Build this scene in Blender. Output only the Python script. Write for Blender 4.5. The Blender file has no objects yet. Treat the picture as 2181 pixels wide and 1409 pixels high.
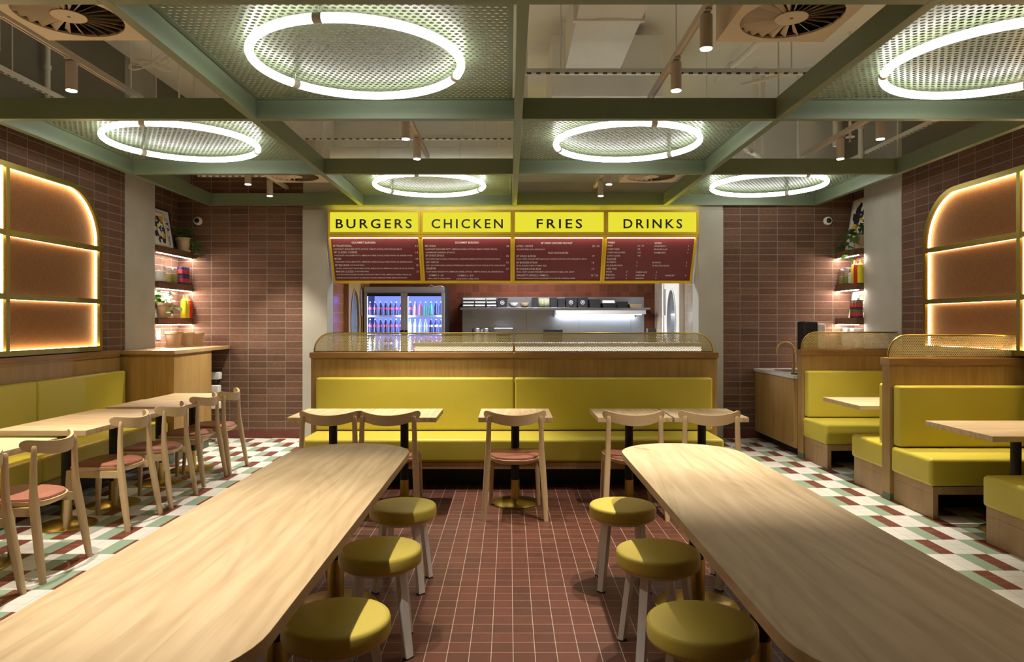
import bpy, bmesh, math, random
from mathutils import Vector, Matrix
random.seed(7)
SC = bpy.context.scene
COL = SC.collection
PI = math.pi
EXPO = .4
CAM_Z, FOC, CX, CY = 1.48, 1490.0, 1085.0, 688.0

def px(x, y, d):
    """point of the photograph at depth d -> world x, z (used to measure boards and shelves)"""
    return ((x - CX) * d / FOC, CAM_Z + (CY - y) * d / FOC)

# ------------------------------------------------------------------ mesh builder
class MB:
    def __init__(s):
        s.v = []; s.f = []; s.m = []; s.cur = 0
    def add(s, vs, fs):
        b = len(s.v)
        s.v += [tuple(p) for p in vs]
        for f in fs:
            s.f.append([i + b for i in f]); s.m.append(s.cur)
        return s
    def mat(s, i): s.cur = i; return s
    def box(s, x0, x1, y0, y1, z0, z1):
        v = [(x0,y0,z0),(x1,y0,z0),(x1,y1,z0),(x0,y1,z0),(x0,y0,z1),(x1,y0,z1),(x1,y1,z1),(x0,y1,z1)]
        return s.add(v, [(0,3,2,1),(4,5,6,7),(0,1,5,4),(1,2,6,5),(2,3,7,6),(3,0,4,7)])
    def bar(s, p, q, w, h, up=(0,0,1)):
        p, q = Vector(p), Vector(q); d = (q-p).normalized(); u = Vector(up)
        if abs(d.dot(u)) > .98: u = Vector((1,0,0))
        a = d.cross(u).normalized(); b = a.cross(d).normalized()
        vs = []
        for c in (p, q):
            for i, j in ((-1,-1),(1,-1),(1,1),(-1,1)): vs.append(c + a*(i*w/2) + b*(j*h/2))
        return s.add(vs, [(0,1,2,3),(7,6,5,4),(0,4,5,1),(1,5,6,2),(2,6,7,3),(3,7,4,0)])
    def rings(s, rs, closed=False, cap=True):
        n = len(rs[0]); vs = [p for r in rs for p in r]; fs = []
        k = len(rs)
        for i in range(k if closed else k-1):
            a = i*n; b = ((i+1) % k)*n
            for j in range(n):
                j2 = (j+1) % n
                fs.append((a+j, a+j2, b+j2, b+j))
        if cap and not closed:
            fs.append(tuple(range(n-1, -1, -1))); fs.append(tuple(range((k-1)*n, k*n)))
        return s.add(vs, fs)
    def tube(s, path, r, n=10, closed=False, cap=True):
        P = [Vector(p) for p in path]; k = len(P); rs = []; u = None
        for i in range(k):
            if closed: t = P[(i+1) % k] - P[i-1]
            else: t = P[min(i+1,k-1)] - P[max(i-1,0)]
            t.normalize()
            if u is None:
                u = Vector((0,0,1)) if abs(t.z) < .9 else Vector((1,0,0))
            u = (u - t*u.dot(t)).normalized(); w = t.cross(u)
            rr = r[i] if isinstance(r, (list, tuple)) else r
            rs.append([P[i] + u*(rr*math.cos(2*PI*j/n)) + w*(rr*math.sin(2*PI*j/n)) for j in range(n)])
        return s.rings(rs, closed, cap)
    def cyl(s, c, r, z0, z1, n=24, r1=None):
        r1 = r if r1 is None else r1
        return s.lathe([(r, z0), (r1, z1)], c, n)
    def lathe(s, prof, c=(0,0), n=32, cap=True):
        rs = [[(c[0]+r*math.cos(2*PI*j/n), c[1]+r*math.sin(2*PI*j/n), z) for j in range(n)] for r, z in prof]
        return s.rings(rs, False, cap)
    def prism(s, poly, a, b, axis='z'):
        def P(u, v, w): return {'z': (u,v,w), 'y': (u,w,v), 'x': (w,u,v)}[axis]
        n = len(poly)
        vs = [P(u,v,a) for u, v in poly] + [P(u,v,b) for u, v in poly]
        fs = [tuple(range(n-1,-1,-1)), tuple(range(n,2*n))] + [(i,(i+1)%n,n+(i+1)%n,n+i) for i in range(n)]
        return s.add(vs, fs)
    def frame(s, outer, inner, a, b, axis='z'):
        """prism ring between two loops of equal length"""
        def P(u, v, w): return {'z': (u,v,w), 'y': (u,w,v), 'x': (w,u,v)}[axis]
        n = len(outer); vs = []
        for loop, w in ((outer,a),(inner,a),(outer,b),(inner,b)): vs += [P(u,v,w) for u, v in loop]
        fs = []
        for i in range(n):
            j = (i+1) % n
            fs += [(i,j,n+j,n+i),(2*n+i,3*n+i,3*n+j,2*n+j),(i,2*n+i,2*n+j,j),(n+i,n+j,3*n+j,3*n+i)]
        return s.add(vs, fs)
    def loft(s, secs, n=10, e=3.0):
        """secs: (x, y, z, rx, ry) super-elliptic horizontal sections"""
        rs = []
        for x, y, z, rx, ry in secs:
            r = []
            for j in range(n):
                a = 2*PI*(j+.5)/n; c, q = math.cos(a), math.sin(a)
                r.append((x + rx*math.copysign(abs(c)**(2/e), c), y + ry*math.copysign(abs(q)**(2/e), q), z))
            rs.append(r)
        return s.rings(rs)
    def xf(s, M, start=0):
        for i in range(start, len(s.v)): s.v[i] = tuple(M @ Vector(s.v[i]))
        return s
    def ball(s, c, r, n=14, k=8, sz=1.0):
        prof = [(max(1e-4, r*math.sin(PI*i/k)), c[2] - sz*r*math.cos(PI*i/k)) for i in range(k+1)]
        return s.lathe(prof, (c[0], c[1]), n)

def build(name, mb, mats, parent=None, bevel=0.0, seg=2, smooth=True, org=None, wn=False):
    me = bpy.data.meshes.new(name)
    ox, oy, oz = org if org else (0,0,0)
    me.from_pydata([(x-ox, y-oy, z-oz) for x, y, z in mb.v], [], mb.f)
    if not isinstance(mats, (list, tuple)): mats = [mats]
    for m in mats: me.materials.append(m)
    me.polygons.foreach_set('material_index', mb.m)
    bm = bmesh.new(); bm.from_mesh(me)
    bmesh.ops.recalc_face_normals(bm, faces=bm.faces)
    if bevel > 0:
        es = [e for e in bm.edges if len(e.link_faces) == 2 and e.calc_face_angle(0) > .6]
        bmesh.ops.bevel(bm, geom=es, offset=bevel, segments=seg, profile=.5, affect='EDGES', clamp_overlap=True)
    bm.to_mesh(me); bm.free()
    if smooth:
        me.polygons.foreach_set('use_smooth', [True]*len(me.polygons))
        me.set_sharp_from_angle(angle=math.radians(38))
    o = bpy.data.objects.new(name, me); COL.objects.link(o)
    if bevel > 0 and smooth:
        w = o.modifiers.new('weighted', 'WEIGHTED_NORMAL'); w.keep_sharp = True
    if parent is not None: o.parent = parent
    elif org: o.location = org
    return o

def tag(o, label, cat, group=None):
    o['label'] = label; o['category'] = cat
    if group: o['group'] = group
    return o
def thing(name, label, cat, loc=(0,0,0), rz=0, group=None):
    o = bpy.data.objects.new(name, None); COL.objects.link(o)
    o.empty_display_size = .1
    o.location = loc; o.rotation_euler = (0,0,rz)
    return tag(o, label, cat, group)
def wpart(name, mb, mats, root, **k):
    """part given in world coordinates, root not rotated"""
    r = root
    while r.parent: r = r.parent
    return build(name, mb, mats, root, org=tuple(r.location), **k)
def solo(name, mb, mats, label, cat, group=None, org=None, **k):
    if org is None:
        xs = [p[0] for p in mb.v]; ys = [p[1] for p in mb.v]; zs = [p[2] for p in mb.v]
        org = ((min(xs)+max(xs))/2, (min(ys)+max(ys))/2, min(zs))
    return tag(build(name, mb, mats, None, org=org, **k), label, cat, group)
def struct(name, mb, mats, **k):
    o = build(name, mb, mats, **k); o['kind'] = 'structure'; return o
def dup(root, loc, rz, label, group=None):
    def cp(o, par):
        c = o.copy(); COL.objects.link(c)
        if par is not None: c.parent = par
        for ch in list(o.children): cp(ch, c)
        return c
    r = cp(root, None); r.location = loc; r.rotation_euler = (0,0,rz); r['label'] = label
    if group: r['group'] = group
    return r
def sublabel(o, s): o['label'] = s; return o

# ------------------------------------------------------------------ text as mesh
def text_add(mb, s, fn, u0, v0, cap, width=None, align='L', spacing=1.0, ext=0.0, bold=.005):
    """adds text; fn(u, v, w) maps board coords to world; cap = letter height; width = total width to fit"""
    cu = bpy.data.curves.new('t', 'FONT'); cu.body = s; cu.size = 1; cu.space_character = spacing
    cu.extrude = .5 if ext else 0; cu.resolution_u = 3; cu.offset = bold
    ob = bpy.data.objects.new('t', cu); COL.objects.link(ob)
    dg = bpy.context.evaluated_depsgraph_get()
    me = bpy.data.meshes.new_from_object(ob.evaluated_get(dg))
    vs = [v.co.copy() for v in me.vertices]; fs = [tuple(p.vertices) for p in me.polygons]
    bpy.data.objects.remove(ob); bpy.data.curves.remove(cu); bpy.data.meshes.remove(me)
    if not vs: return
    xa = min(p.x for p in vs); xb = max(p.x for p in vs); k = cap/.729
    kx = (width/(xb-xa)) if width else k
    w = (xb-xa)*kx
    off = {'L': 0, 'C': -w/2, 'R': -w}[align]
    mb.add([fn(u0 + off + (p.x-xa)*kx, v0 + p.y*k, (p.z+.5)*ext if ext else 0) for p in vs], fs)

# ------------------------------------------------------------------ materials
class N:
    def __init__(s, name):
        s.m = bpy.data.materials.new(name); s.m.use_nodes = True
        s.t = s.m.node_tree; s.t.nodes.clear()
        s.out = s.n('ShaderNodeOutputMaterial')
    def n(s, t, **k):
        x = s.t.nodes.new(t)
        for a, b in k.items(): setattr(x, a, b)
        return x
    def l(s, a, b): s.t.links.new(a, b)
    def val(s, sock, v):
        if hasattr(v, 'is_output') or isinstance(v, bpy.types.NodeSocket): s.l(v, sock)
        else: sock.default_value = v
    def math(s, op, a, b=0.0, c=0.0):
        x = s.n('ShaderNodeMath', operation=op)
        s.val(x.inputs[0], a); s.val(x.inputs[1], b)
        if op in ('MULTIPLY_ADD', 'COMPARE'): s.val(x.inputs[2], c)
        return x.outputs[0]
    def mix(s, f, a, b, blend='MIX'):
        x = s.n('ShaderNodeMix', data_type='RGBA', blend_type=blend)
        s.val(x.inputs[0], f)
        for i, v in ((6,a),(7,b)):
            s.val(x.inputs[i], v if isinstance(v, bpy.types.NodeSocket) else (*v, 1))
        return x.outputs[2]
    def obj(s): return s.n('ShaderNodeTexCoord').outputs['Object']
    def xyz(s, v):
        x = s.n('ShaderNodeSeparateXYZ'); s.l(v, x.inputs[0]); return x.outputs
    def comb(s, a, b, c=0.0):
        x = s.n('ShaderNodeCombineXYZ')
        for i, v in enumerate((a,b,c)): s.val(x.inputs[i], v)
        return x.outputs[0]
    def scale(s, v, sc, loc=(0,0,0)):
        x = s.n('ShaderNodeMapping'); s.l(v, x.inputs[0]); x.inputs['Scale'].default_value = sc; x.inputs['Location'].default_value = loc
        return x.outputs[0]
    def noise(s, v, sc, det=3, rough=.5, dist=0):
        x = s.n('ShaderNodeTexNoise'); s.l(v, x.inputs['Vector'])
        x.inputs['Scale'].default_value = sc; x.inputs['Detail'].default_value = det
        x.inputs['Roughness'].default_value = rough; x.inputs['Distortion'].default_value = dist
        return x.outputs['Fac']
    def ramp(s, f, stops):
        x = s.n('ShaderNodeValToRGB'); s.l(f, x.inputs[0])
        el = x.color_ramp.elements
        el[0].position, el[0].color = stops[0][0], (*stops[0][1], 1)
        el[1].position, el[1].color = stops[-1][0], (*stops[-1][1], 1)
        for p, c in stops[1:-1]:
            e = el.new(p); e.color = (*c, 1)
        return x.outputs[0]
    def bsdf(s, col, rough=.5, metal=0.0, spec=.5, bump=None, bstr=.2, bdist=.01, coat=0, trans=0, ior=1.45, emit=None, estr=0):
        b = s.n('ShaderNodeBsdfPrincipled')
        s.val(b.inputs['Base Color'], col if isinstance(col, bpy.types.NodeSocket) else (*col, 1))
        s.val(b.inputs['Roughness'], rough); s.val(b.inputs['Metallic'], metal)
        b.inputs['Specular IOR Level'].default_value = spec; b.inputs['Coat Weight'].default_value = coat
        b.inputs['Transmission Weight'].default_value = trans; b.inputs['IOR'].default_value = ior
        if emit: b.inputs['Emission Color'].default_value = (*emit, 1); b.inputs['Emission Strength'].default_value = estr
        if bump is not None:
            u = s.n('ShaderNodeBump'); s.l(bump, u.inputs['Height'])
            u.inputs['Strength'].default_value = bstr; u.inputs['Distance'].default_value = bdist
            s.l(u.outputs[0], b.inputs['Normal'])
        s.l(b.outputs[0], s.out.inputs[0]); return s.m

def plain(name, col, rough=.5, metal=0.0, spec=.5, var=.08, vs=6.0, bstr=0.0, coat=0):
    """plain finish with slight procedural tone variation"""
    n = N(name); o = n.obj()
    f = n.noise(o, vs, 4)
    c = n.mix(f, tuple(x*(1-var) for x in col), tuple(min(1, x*(1+var)) for x in col))
    return n.bsdf(c, rough, metal, spec, bump=n.noise(o, vs*18, 3) if bstr else None, bstr=bstr, bdist=.002, coat=coat)
def glow(name, col, st):
    n = N(name); e = n.n('ShaderNodeEmission'); e.inputs[0].default_value = (*col, 1); e.inputs[1].default_value = st
    n.l(e.outputs[0], n.out.inputs[0]); return n.m
def wood(name, light, dark, axis='Y', board=None, rough=.5, fine=1.0, figure=.5, coat=0):
    n = N(name); o = n.obj(); x = n.xyz(o)
    i = 'XYZ'.index(axis)
    L = x[i]; A, B = [x[q] for q in range(3) if q != i]
    if board:
        k = n.math('FLOOR', n.math('DIVIDE', A, board))
        wn = n.n('ShaderNodeTexWhiteNoise', noise_dimensions='1D'); n.l(k, wn.inputs['W'])
        off = n.math('MULTIPLY', wn.outputs['Value'], 13.7)
    else: off = 0.0
    v = n.comb(n.math('MULTIPLY', A, 1), n.math('MULTIPLY', B, 1), n.math('MULTIPLY_ADD', L, .15, off))
    g1 = n.noise(v, 5.5, 5, .6, 2.2)            # broad figure
    g2 = n.noise(n.comb(n.math('MULTIPLY', A, 170), n.math('MULTIPLY', B, 170), n.math('MULTIPLY_ADD', L, 3.5, off)), 1.0, 3, .55)  # pores
    wv = n.n('ShaderNodeTexWave', wave_type='BANDS', bands_direction='X')
    n.l(v, wv.inputs['Vector']); wv.inputs['Scale'].default_value = 4; wv.inputs['Distortion'].default_value = 14
    wv.inputs['Detail'].default_value = 3; wv.inputs['Detail Scale'].default_value = 1.4
    f = n.math('ADD', n.math('MULTIPLY_ADD', g1, .36, .09), n.math('MULTIPLY', wv.outputs['Fac'], .25*figure))
    f = n.math('ADD', f, n.math('MULTIPLY', n.math('SUBTRACT', g2, .5), .45*fine))
    lo = n.noise(v, 2.4, 2, .5, .6)          # growth-ring contours
    ln = n.math('POWER', n.math('MULTIPLY_ADD', n.math('SINE', n.math('MULTIPLY', lo, 95.0)), .5, .5), 3.0)
    f = n.math('ADD', f, n.math('MULTIPLY', ln, .13*figure))
    if board: f = n.math('ADD', f, n.math('MULTIPLY', n.math('SUBTRACT', wn.outputs['Value'], .5), .16))
    c = n.ramp(f, [(.12, light), (.62, dark)])
    return n.bsdf(c, rough, 0, .4, bump=g2, bstr=.06, bdist=.002, coat=coat)
def brick(name, axis, c1, c2, mortar, bw=.24, rh=.086, mort=.007, ph=(0,0), bstr=.6, offset=0.0, rough=.85, var=.35):
    n = N(name); o = n.obj(); x = n.xyz(o)
    u = x[0] if axis == 'X' else x[1]
    v = n.comb(n.math('ADD', u, ph[0]), n.math('ADD', x[2], ph[1]), 0)
    b = n.n('ShaderNodeTexBrick'); n.l(v, b.inputs['Vector'])
    b.offset = offset; b.squash = 1
    b.inputs['Color1'].default_value = (*c1, 1); b.inputs['Color2'].default_value = (*c2, 1); b.inputs['Mortar'].default_value = (*mortar, 1)
    b.inputs['Scale'].default_value = 1; b.inputs['Mortar Size'].default_value = mort; b.inputs['Mortar Smooth'].default_value = .45
    b.inputs['Bias'].default_value = 0; b.inputs['Brick Width'].default_value = bw; b.inputs['Row Height'].default_value = rh
    nz = n.noise(o, 34, 5, .65); n2 = n.noise(o, 5, 3)
    n3 = n.noise(o, 90, 3, .7)
    k = n.math('MULTIPLY', n.math('SUBTRACT', 1.0, n.math('MULTIPLY', b.outputs['Fac'], .85)), n.math('MULTIPLY', n.math('ADD', nz, n.math('MULTIPLY', n3, .5)), var))
    c = n.mix(k, b.outputs['Color'], (.035,.022,.016), 'MIX')
    c = n.mix(n.math('MULTIPLY', n2, .25), c, (.5,.40,.36), 'SOFT_LIGHT')
    h = n.math('ADD', n.math('MULTIPLY', b.outputs['Fac'], -1.0), n.math('MULTIPLY', nz, .55))
    return n.bsdf(c, rough, 0, .3, bump=h, bstr=bstr, bdist=.008)

MT = {}
MT['brick_y'] = brick('brick_back', 'X', (.295,.155,.098), (.185,.092,.058), (.26,.23,.18), ph=(0.013,0.043), mort=.0062, var=.62, bstr=.9)
MT['brick_yr'] = brick('brick_back_right', 'X', (.295,.155,.098), (.185,.092,.058), (.26,.23,.18), ph=(0.138,0.043), mort=.0062, var=.62, bstr=.9)
MT['brick_x'] = brick('brick_side', 'Y', (.295,.155,.098), (.185,.092,.058), (.26,.23,.18), ph=(0.02,0.043), mort=.0062, var=.62, bstr=.9)
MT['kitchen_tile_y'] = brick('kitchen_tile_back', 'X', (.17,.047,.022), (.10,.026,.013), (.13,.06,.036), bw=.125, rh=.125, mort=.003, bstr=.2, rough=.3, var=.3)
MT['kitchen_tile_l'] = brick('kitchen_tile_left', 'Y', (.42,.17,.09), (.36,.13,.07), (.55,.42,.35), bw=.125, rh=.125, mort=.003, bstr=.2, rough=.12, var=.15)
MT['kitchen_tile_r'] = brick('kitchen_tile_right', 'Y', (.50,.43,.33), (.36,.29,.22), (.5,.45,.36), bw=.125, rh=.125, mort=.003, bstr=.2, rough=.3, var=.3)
MT['plaster'] = plain('concrete_render', (.41,.395,.335), .9, var=.2, vs=3.0, bstr=.15)
MT['dark_concrete'] = plain('raw_concrete', (.20,.185,.15), .95, var=.22, vs=1.6, bstr=.2)
MT['ceiling_paint'] = plain('slab_paint', (.86,.84,.76), .95, var=.08, vs=1.5)
MT['duct'] = plain('painted_duct', (.88,.86,.79), .6, var=.05)
MT['pipe'] = plain('painted_pipe', (.82,.80,.72), .55, var=.05)
MT['dark_steel'] = plain('dark_rod', (.08,.075,.07), .5)
MT['green'] = plain('green_powder_coat', (.155,.20,.125), .42, var=.06, spec=.5)
MT['green_mesh'] = plain('green_perforated_steel', (.17,.212,.135), .38, var=.05, spec=.5)
MT['vinyl'] = plain('mustard_vinyl', (.53,.445,.058), .42, var=.05, vs=3, bstr=.05, spec=.45)
MT['stool_vinyl'] = plain('stool_vinyl', (.56,.45,.085), .45, var=.03, vs=3, bstr=.03, spec=.4)
MT['leather'] = plain('tan_leather', (.32,.122,.082), .42, var=.08, vs=8, bstr=.05)
MT['oak'] = wood('oak_top', (.63,.485,.30), (.45,.32,.175), 'Y', board=.117, rough=.55, fine=.6, figure=.9)
MT['oak_x'] = wood('oak_top_across', (.63,.485,.30), (.45,.32,.175), 'X', board=None, rough=.55, fine=.6, figure=.9)
MT['beech'] = wood('beech', (.56,.41,.235), (.47,.325,.17), 'Z', rough=.42, fine=.35, figure=.3)
MT['beech_x'] = wood('beech_bent', (.56,.41,.235), (.47,.325,.17), 'X', rough=.42, fine=.35, figure=.3)
MT['veneer'] = wood('oak_veneer', (.38,.235,.085), (.26,.152,.046), 'Z', board=.16, rough=.4, fine=.9, figure=.6)
MT['veneer_cap'] = wood('oak_rail', (.33,.185,.07), (.21,.105,.035), 'X', rough=.4, fine=.9)
MT['veneer_cap_y'] = wood('oak_rail_long', (.33,.185,.07), (.21,.105,.035), 'Y', rough=.4, fine=.9)
MT['plinth'] = wood('plinth_oak', (.42,.28,.14), (.30,.185,.085), 'Z', rough=.5, fine=.9)
MT['walnut'] = wood('walnut_shelf', (.17,.085,.045), (.09,.042,.022), 'Y', rough=.45, fine=1)
MT['screen_brass'] = plain('perforated_brass', (.62,.56,.27), .45, .4, var=.06, vs=4)
MT['brass'] = plain('aged_brass', (.50,.385,.10), .30, 1.0, var=.12, vs=9)
MT['brass_dull'] = plain('brass_frame', (.28,.22,.055), .38, 1.0, var=.15, vs=7)
MT['gold_frame'] = plain('ochre_metal_frame', (.70,.46,.02), .4, .1, var=.05)
MT['black'] = plain('black_powder_coat', (.012,.012,.014), .5, var=.05)
MT['dark'] = plain('dark_void', (.008,.008,.008), .9)
MT['white_metal'] = plain('white_steel', (.73,.71,.69), .45, var=.04)
MT['white_plastic'] = plain('white_plastic', (.75,.73,.70), .4, var=.03)
MT['lamp_body'] = plain('lamp_housing', (.55,.49,.43), .5, var=.03)
MT['vent'] = plain('vent_plastic', (.64,.54,.42), .6, var=.03)
MT['steel'] = plain('brushed_steel', (.55,.56,.58), .28, 1.0, var=.08, vs=3)
MT['alu'] = plain('aluminium', (.40,.40,.42), .4, .35, var=.05)
MT['fabric'] = None
MT['rubber'] = plain('rubber', (.02,.02,.02), .8)
MT['terracotta'] = plain('beige_pot', (.55,.40,.24), .7, var=.06)
MT['soil'] = plain('soil', (.04,.025,.015), .95, var=.3, vs=40)
MT['leaf'] = plain('leaf_green', (.05,.15,.022), .4, var=.45, vs=14)
MT['stem'] = plain('stem_green', (.10,.16,.04), .6)
MT['mustard'] = plain('mustard_bottle', (.78,.68,.03), .35, var=.03)
MT['ketchup'] = plain('ketchup_bottle', (.62,.015,.012), .35, var=.03)
MT['paper'] = plain('art_paper', (.78,.76,.70), .8, var=.03)
MT['ink'] = plain('art_black', (.02,.02,.03), .7)
MT['ochre_ink'] = plain('art_yellow', (.65,.40,.02), .7)
MT['cream_frame'] = plain('cream_frame', (.62,.52,.36), .5)
MT['carton'] = plain('black_carton', (.018,.018,.02), .55)
MT['letter_black'] = plain('black_lettering', (.012,.011,.005), .5)
MT['menu_white'] = plain('menu_lettering', (.82,.76,.74), .6, var=.02)
MT['menu_red'] = plain('menu_board', (.15,.028,.034), .5, var=.05, vs=2)
MT['pickle'] = plain('pickles', (.16,.17,.03), .5, var=.5, vs=60)
MT['olive'] = plain('olives', (.28,.22,.05), .5, var=.6, vs=50)
MT['flour'] = plain('white_flour', (.72,.70,.64), .9)
MT['can_blue'] = plain('can_blue', (.035,.03,.10), .4, .2)
MT['can_red'] = plain('can_red', (.42,.04,.05), .4, .1)
MT['can_green'] = plain('can_green', (.13,.20,.03), .4, .1)
MT['can_dark'] = plain('can_dark', (.05,.03,.045), .4, .1)
MT['can_yellow'] = plain('can_yellow', (.65,.55,.05), .4, .1)
MT['soda'] = plain('cola_dark', (.03,.03,.09), .15, spec=.6)
MT['soda_red'] = plain('soda_red_label', (.65,.06,.10), .4)
MT['soda_pink'] = plain('soda_pink', (.60,.22,.30), .3)
MT['soda_green'] = plain('soda_green', (.10,.50,.34), .3)
MT['soda_clear'] = plain('soda_clear', (.55,.72,.70), .2)
MT['bottle_cap'] = plain('bottle_cap', (.80,.80,.82), .4)
MT['screen'] = plain('dark_glass', (.01,.011,.015), .1, spec=.6)
MT['bench_top'] = plain('stone_top', (.52,.50,.46), .3, var=.08)
MT['ring'] = glow('ring_tube_glow', (1,.985,.92), 8.2)
MT['spot_disc'] = glow('spot_lens_glow', (1,.93,.80), 30.0)
MT['led_warm'] = glow('led_amber', (1,.70,.36), 30.0)
MT['led_white'] = glow('led_white', (1,.86,.76), 220.0)
MT['led_blue'] = glow('fridge_led', (.60,.70,1.0), 85.0)
MT['sign_glow'] = glow('sign_yellow', (.62,.57,.03), 1.0)
MT['kitchen_lamp'] = glow('kitchen_tube', (.90,.95,1.0), 42.0)
MT['counter_led'] = glow('counter_led', (1,.86,.62), 2.2)

def glass_mat(name, col=(1,1,1), a=.85):
    n = N(name); t = n.n('ShaderNodeBsdfTransparent'); t.inputs[0].default_value = (*col, 1)
    g = n.n('ShaderNodeBsdfGlossy'); g.inputs['Roughness'].default_value = .05; g.inputs[0].default_value = (.9,.9,.9,1)
    lw = n.n('ShaderNodeLayerWeight'); lw.inputs[0].default_value = .25
    mx = n.n('ShaderNodeMixShader'); n.l(n.math('MULTIPLY_ADD', n.math('POWER', lw.outputs['Facing'], 3.0), .35, .04), mx.inputs[0]); n.l(t.outputs[0], mx.inputs[1]); n.l(g.outputs[0], mx.inputs[2])
    n.l(mx.outputs[0], n.out.inputs[0]); return n.m
MT['glass'] = glass_mat('clear_glass', (.93,.95,.95))

def fabric():
    n = N('woven_rust_fabric'); o = n.obj(); x = n.xyz(o)
    a = n.noise(n.comb(n.math('MULTIPLY', x[1], 14), n.math('MULTIPLY', x[2], 380), 0), 1, 3)
    b = n.noise(n.comb(n.math('MULTIPLY', x[1], 380), n.math('MULTIPLY', x[2], 14), 0), 1, 3)
    f = n.math('MULTIPLY', n.math('ADD', a, b), .5)
    c = n.ramp(f, [(.35, (.125,.052,.016)), (.65, (.24,.108,.036))])
    return n.bsdf(c, .8, 0, .3, bump=f, bstr=.2, bdist=.002)
MT['fabric'] = fabric()

def floor_red():
    n = N('terracotta_floor_tile'); o = n.obj(); x = n.xyz(o); p = .0983
    ux = n.math('DIVIDE', n.math('SUBTRACT', x[0], .0166), p); uy = n.math('DIVIDE', n.math('SUBTRACT', x[1], 4.819), p)
    def line(u, w):
        fr = n.math('FRACT', u); d = n.math('MINIMUM', fr, n.math('SUBTRACT', 1.0, fr))
        return n.math('LESS_THAN', d, w)
    g = n.math('MAXIMUM', line(ux, .017), line(uy, .011))
    wn = n.n('ShaderNodeTexWhiteNoise', noise_dimensions='2D'); n.l(n.comb(n.math('FLOOR', ux), n.math('FLOOR', uy)), wn.inputs['Vector'])
    nz = n.noise(o, 7, 4, .6)
    c = n.ramp(n.math('ADD', n.math('MULTIPLY', wn.outputs['Value'], .45), n.math('MULTIPLY', nz, .55)), [(.2, (.080,.028,.018)), (.8, (.130,.044,.028))])
    c = n.mix(g, c, (.40,.32,.25))
    h = n.math('ADD', n.math('MULTIPLY', g, -1.0), n.math('MULTIPLY', nz, .1))
    return n.bsdf(c, .48, 0, .4, bump=h, bstr=.3, bdist=.003)
def floor_check(name, x0):
    n = N(name); o = n.obj(); x = n.xyz(o); p = .1
    ux = n.math('DIVIDE', n.math('SUBTRACT', x[0], x0), p); uy = n.math('DIVIDE', n.math('SUBTRACT', x[1], 3.889), p)
    bx = n.math('FLOOR', n.math('DIVIDE', ux, 2)); by = n.math('FLOOR', n.math('DIVIDE', uy, 3))
    par = n.math('FLOORED_MODULO', n.math('ADD', bx, by), 2)         # 0 -> coloured pair, 1 -> white
    half = n.math('FLOORED_MODULO', n.math('FLOOR', ux), 2)           # 0 green, 1 maroon
    def line(u, w):
        fr = n.math('FRACT', u); d = n.math('MINIMUM', fr, n.math('SUBTRACT', 1.0, fr))
        return n.math('LESS_THAN', d, w)
    g = n.math('MAXIMUM', line(ux, .013), line(uy, .013))
    nz = n.noise(o, 6, 3)
    col = n.mix(half, (.27,.37,.27), (.165,.048,.032))
    gc = n.mix(half, (.25,.34,.25), (.42,.33,.27))
    wt = n.mix(nz, (.66,.64,.60), (.74,.72,.68))
    c = n.mix(par, col, wt); gcol = n.mix(par, gc, (.36,.34,.31))
    c = n.mix(g, c, gcol)
    return n.bsdf(c, .38, 0, .45, bump=n.math('MULTIPLY', g, -1.0), bstr=.2, bdist=.002)
MT['floor_red'] = floor_red()
MT['floor_l'] = floor_check('checker_tile_left', -2.656)
MT['floor_r'] = floor_check('checker_tile_right', 2.663)

# ------------------------------------------------------------------ perforated sheets
def perf(w, h, pitch, hole, nh, thick, inside=None):
    """hexagon-packed perforated sheet in local xy, centred on origin, z 0..thick"""
    mb = MB(); idx = {}; vs = []; fs = []
    def V(x, y, z):
        k = (round(x*2e4), round(y*2e4), round(z*1e5))
        if k not in idx: idx[k] = len(vs); vs.append((x,y,z))
        return idx[k]
    ry = pitch*math.sqrt(3)/2; nx = int(w/pitch)+2; ny = int(h/ry)+2; R = pitch/math.sqrt(3)
    for j in range(-ny//2-1, ny//2+2):
        for i in range(-nx//2-1, nx//2+2):
            cx = i*pitch + (j % 2)*pitch/2; cy = j*ry
            if abs(cx) > w/2 or abs(cy) > h/2: continue
            if inside and not inside(cx, cy): continue
            outl = []
            for k in range(nh):
                a = 2*PI*k/nh + PI/6
                q = (a - PI/6) % (PI/3) - PI/6
                t = ((a) % (PI/3)); t = t - PI/3 if t > PI/6 else t
                rad = (pitch/2)/math.cos(t)
                outl.append((cx+rad*math.cos(a), cy+rad*math.sin(a), a))
            o0 = [V(x,y,0) for x,y,a in outl]; o1 = [V(x,y,thick) for x,y,a in outl]
            h0 = [V(cx+hole*math.cos(a), cy+hole*math.sin(a), 0) for x,y,a in outl]
            h1 = [V(cx+hole*math.cos(a), cy+hole*math.sin(a), thick) for x,y,a in outl]
            for k in range(nh):
                m = (k+1) % nh
                fs += [(o0[m],o0[k],h0[k],h0[m]), (o1[k],o1[m],h1[m],h1[k]), (h0[k],h1[k],h1[m],h0[m])]
    mb.add(vs, fs); return mb
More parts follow.
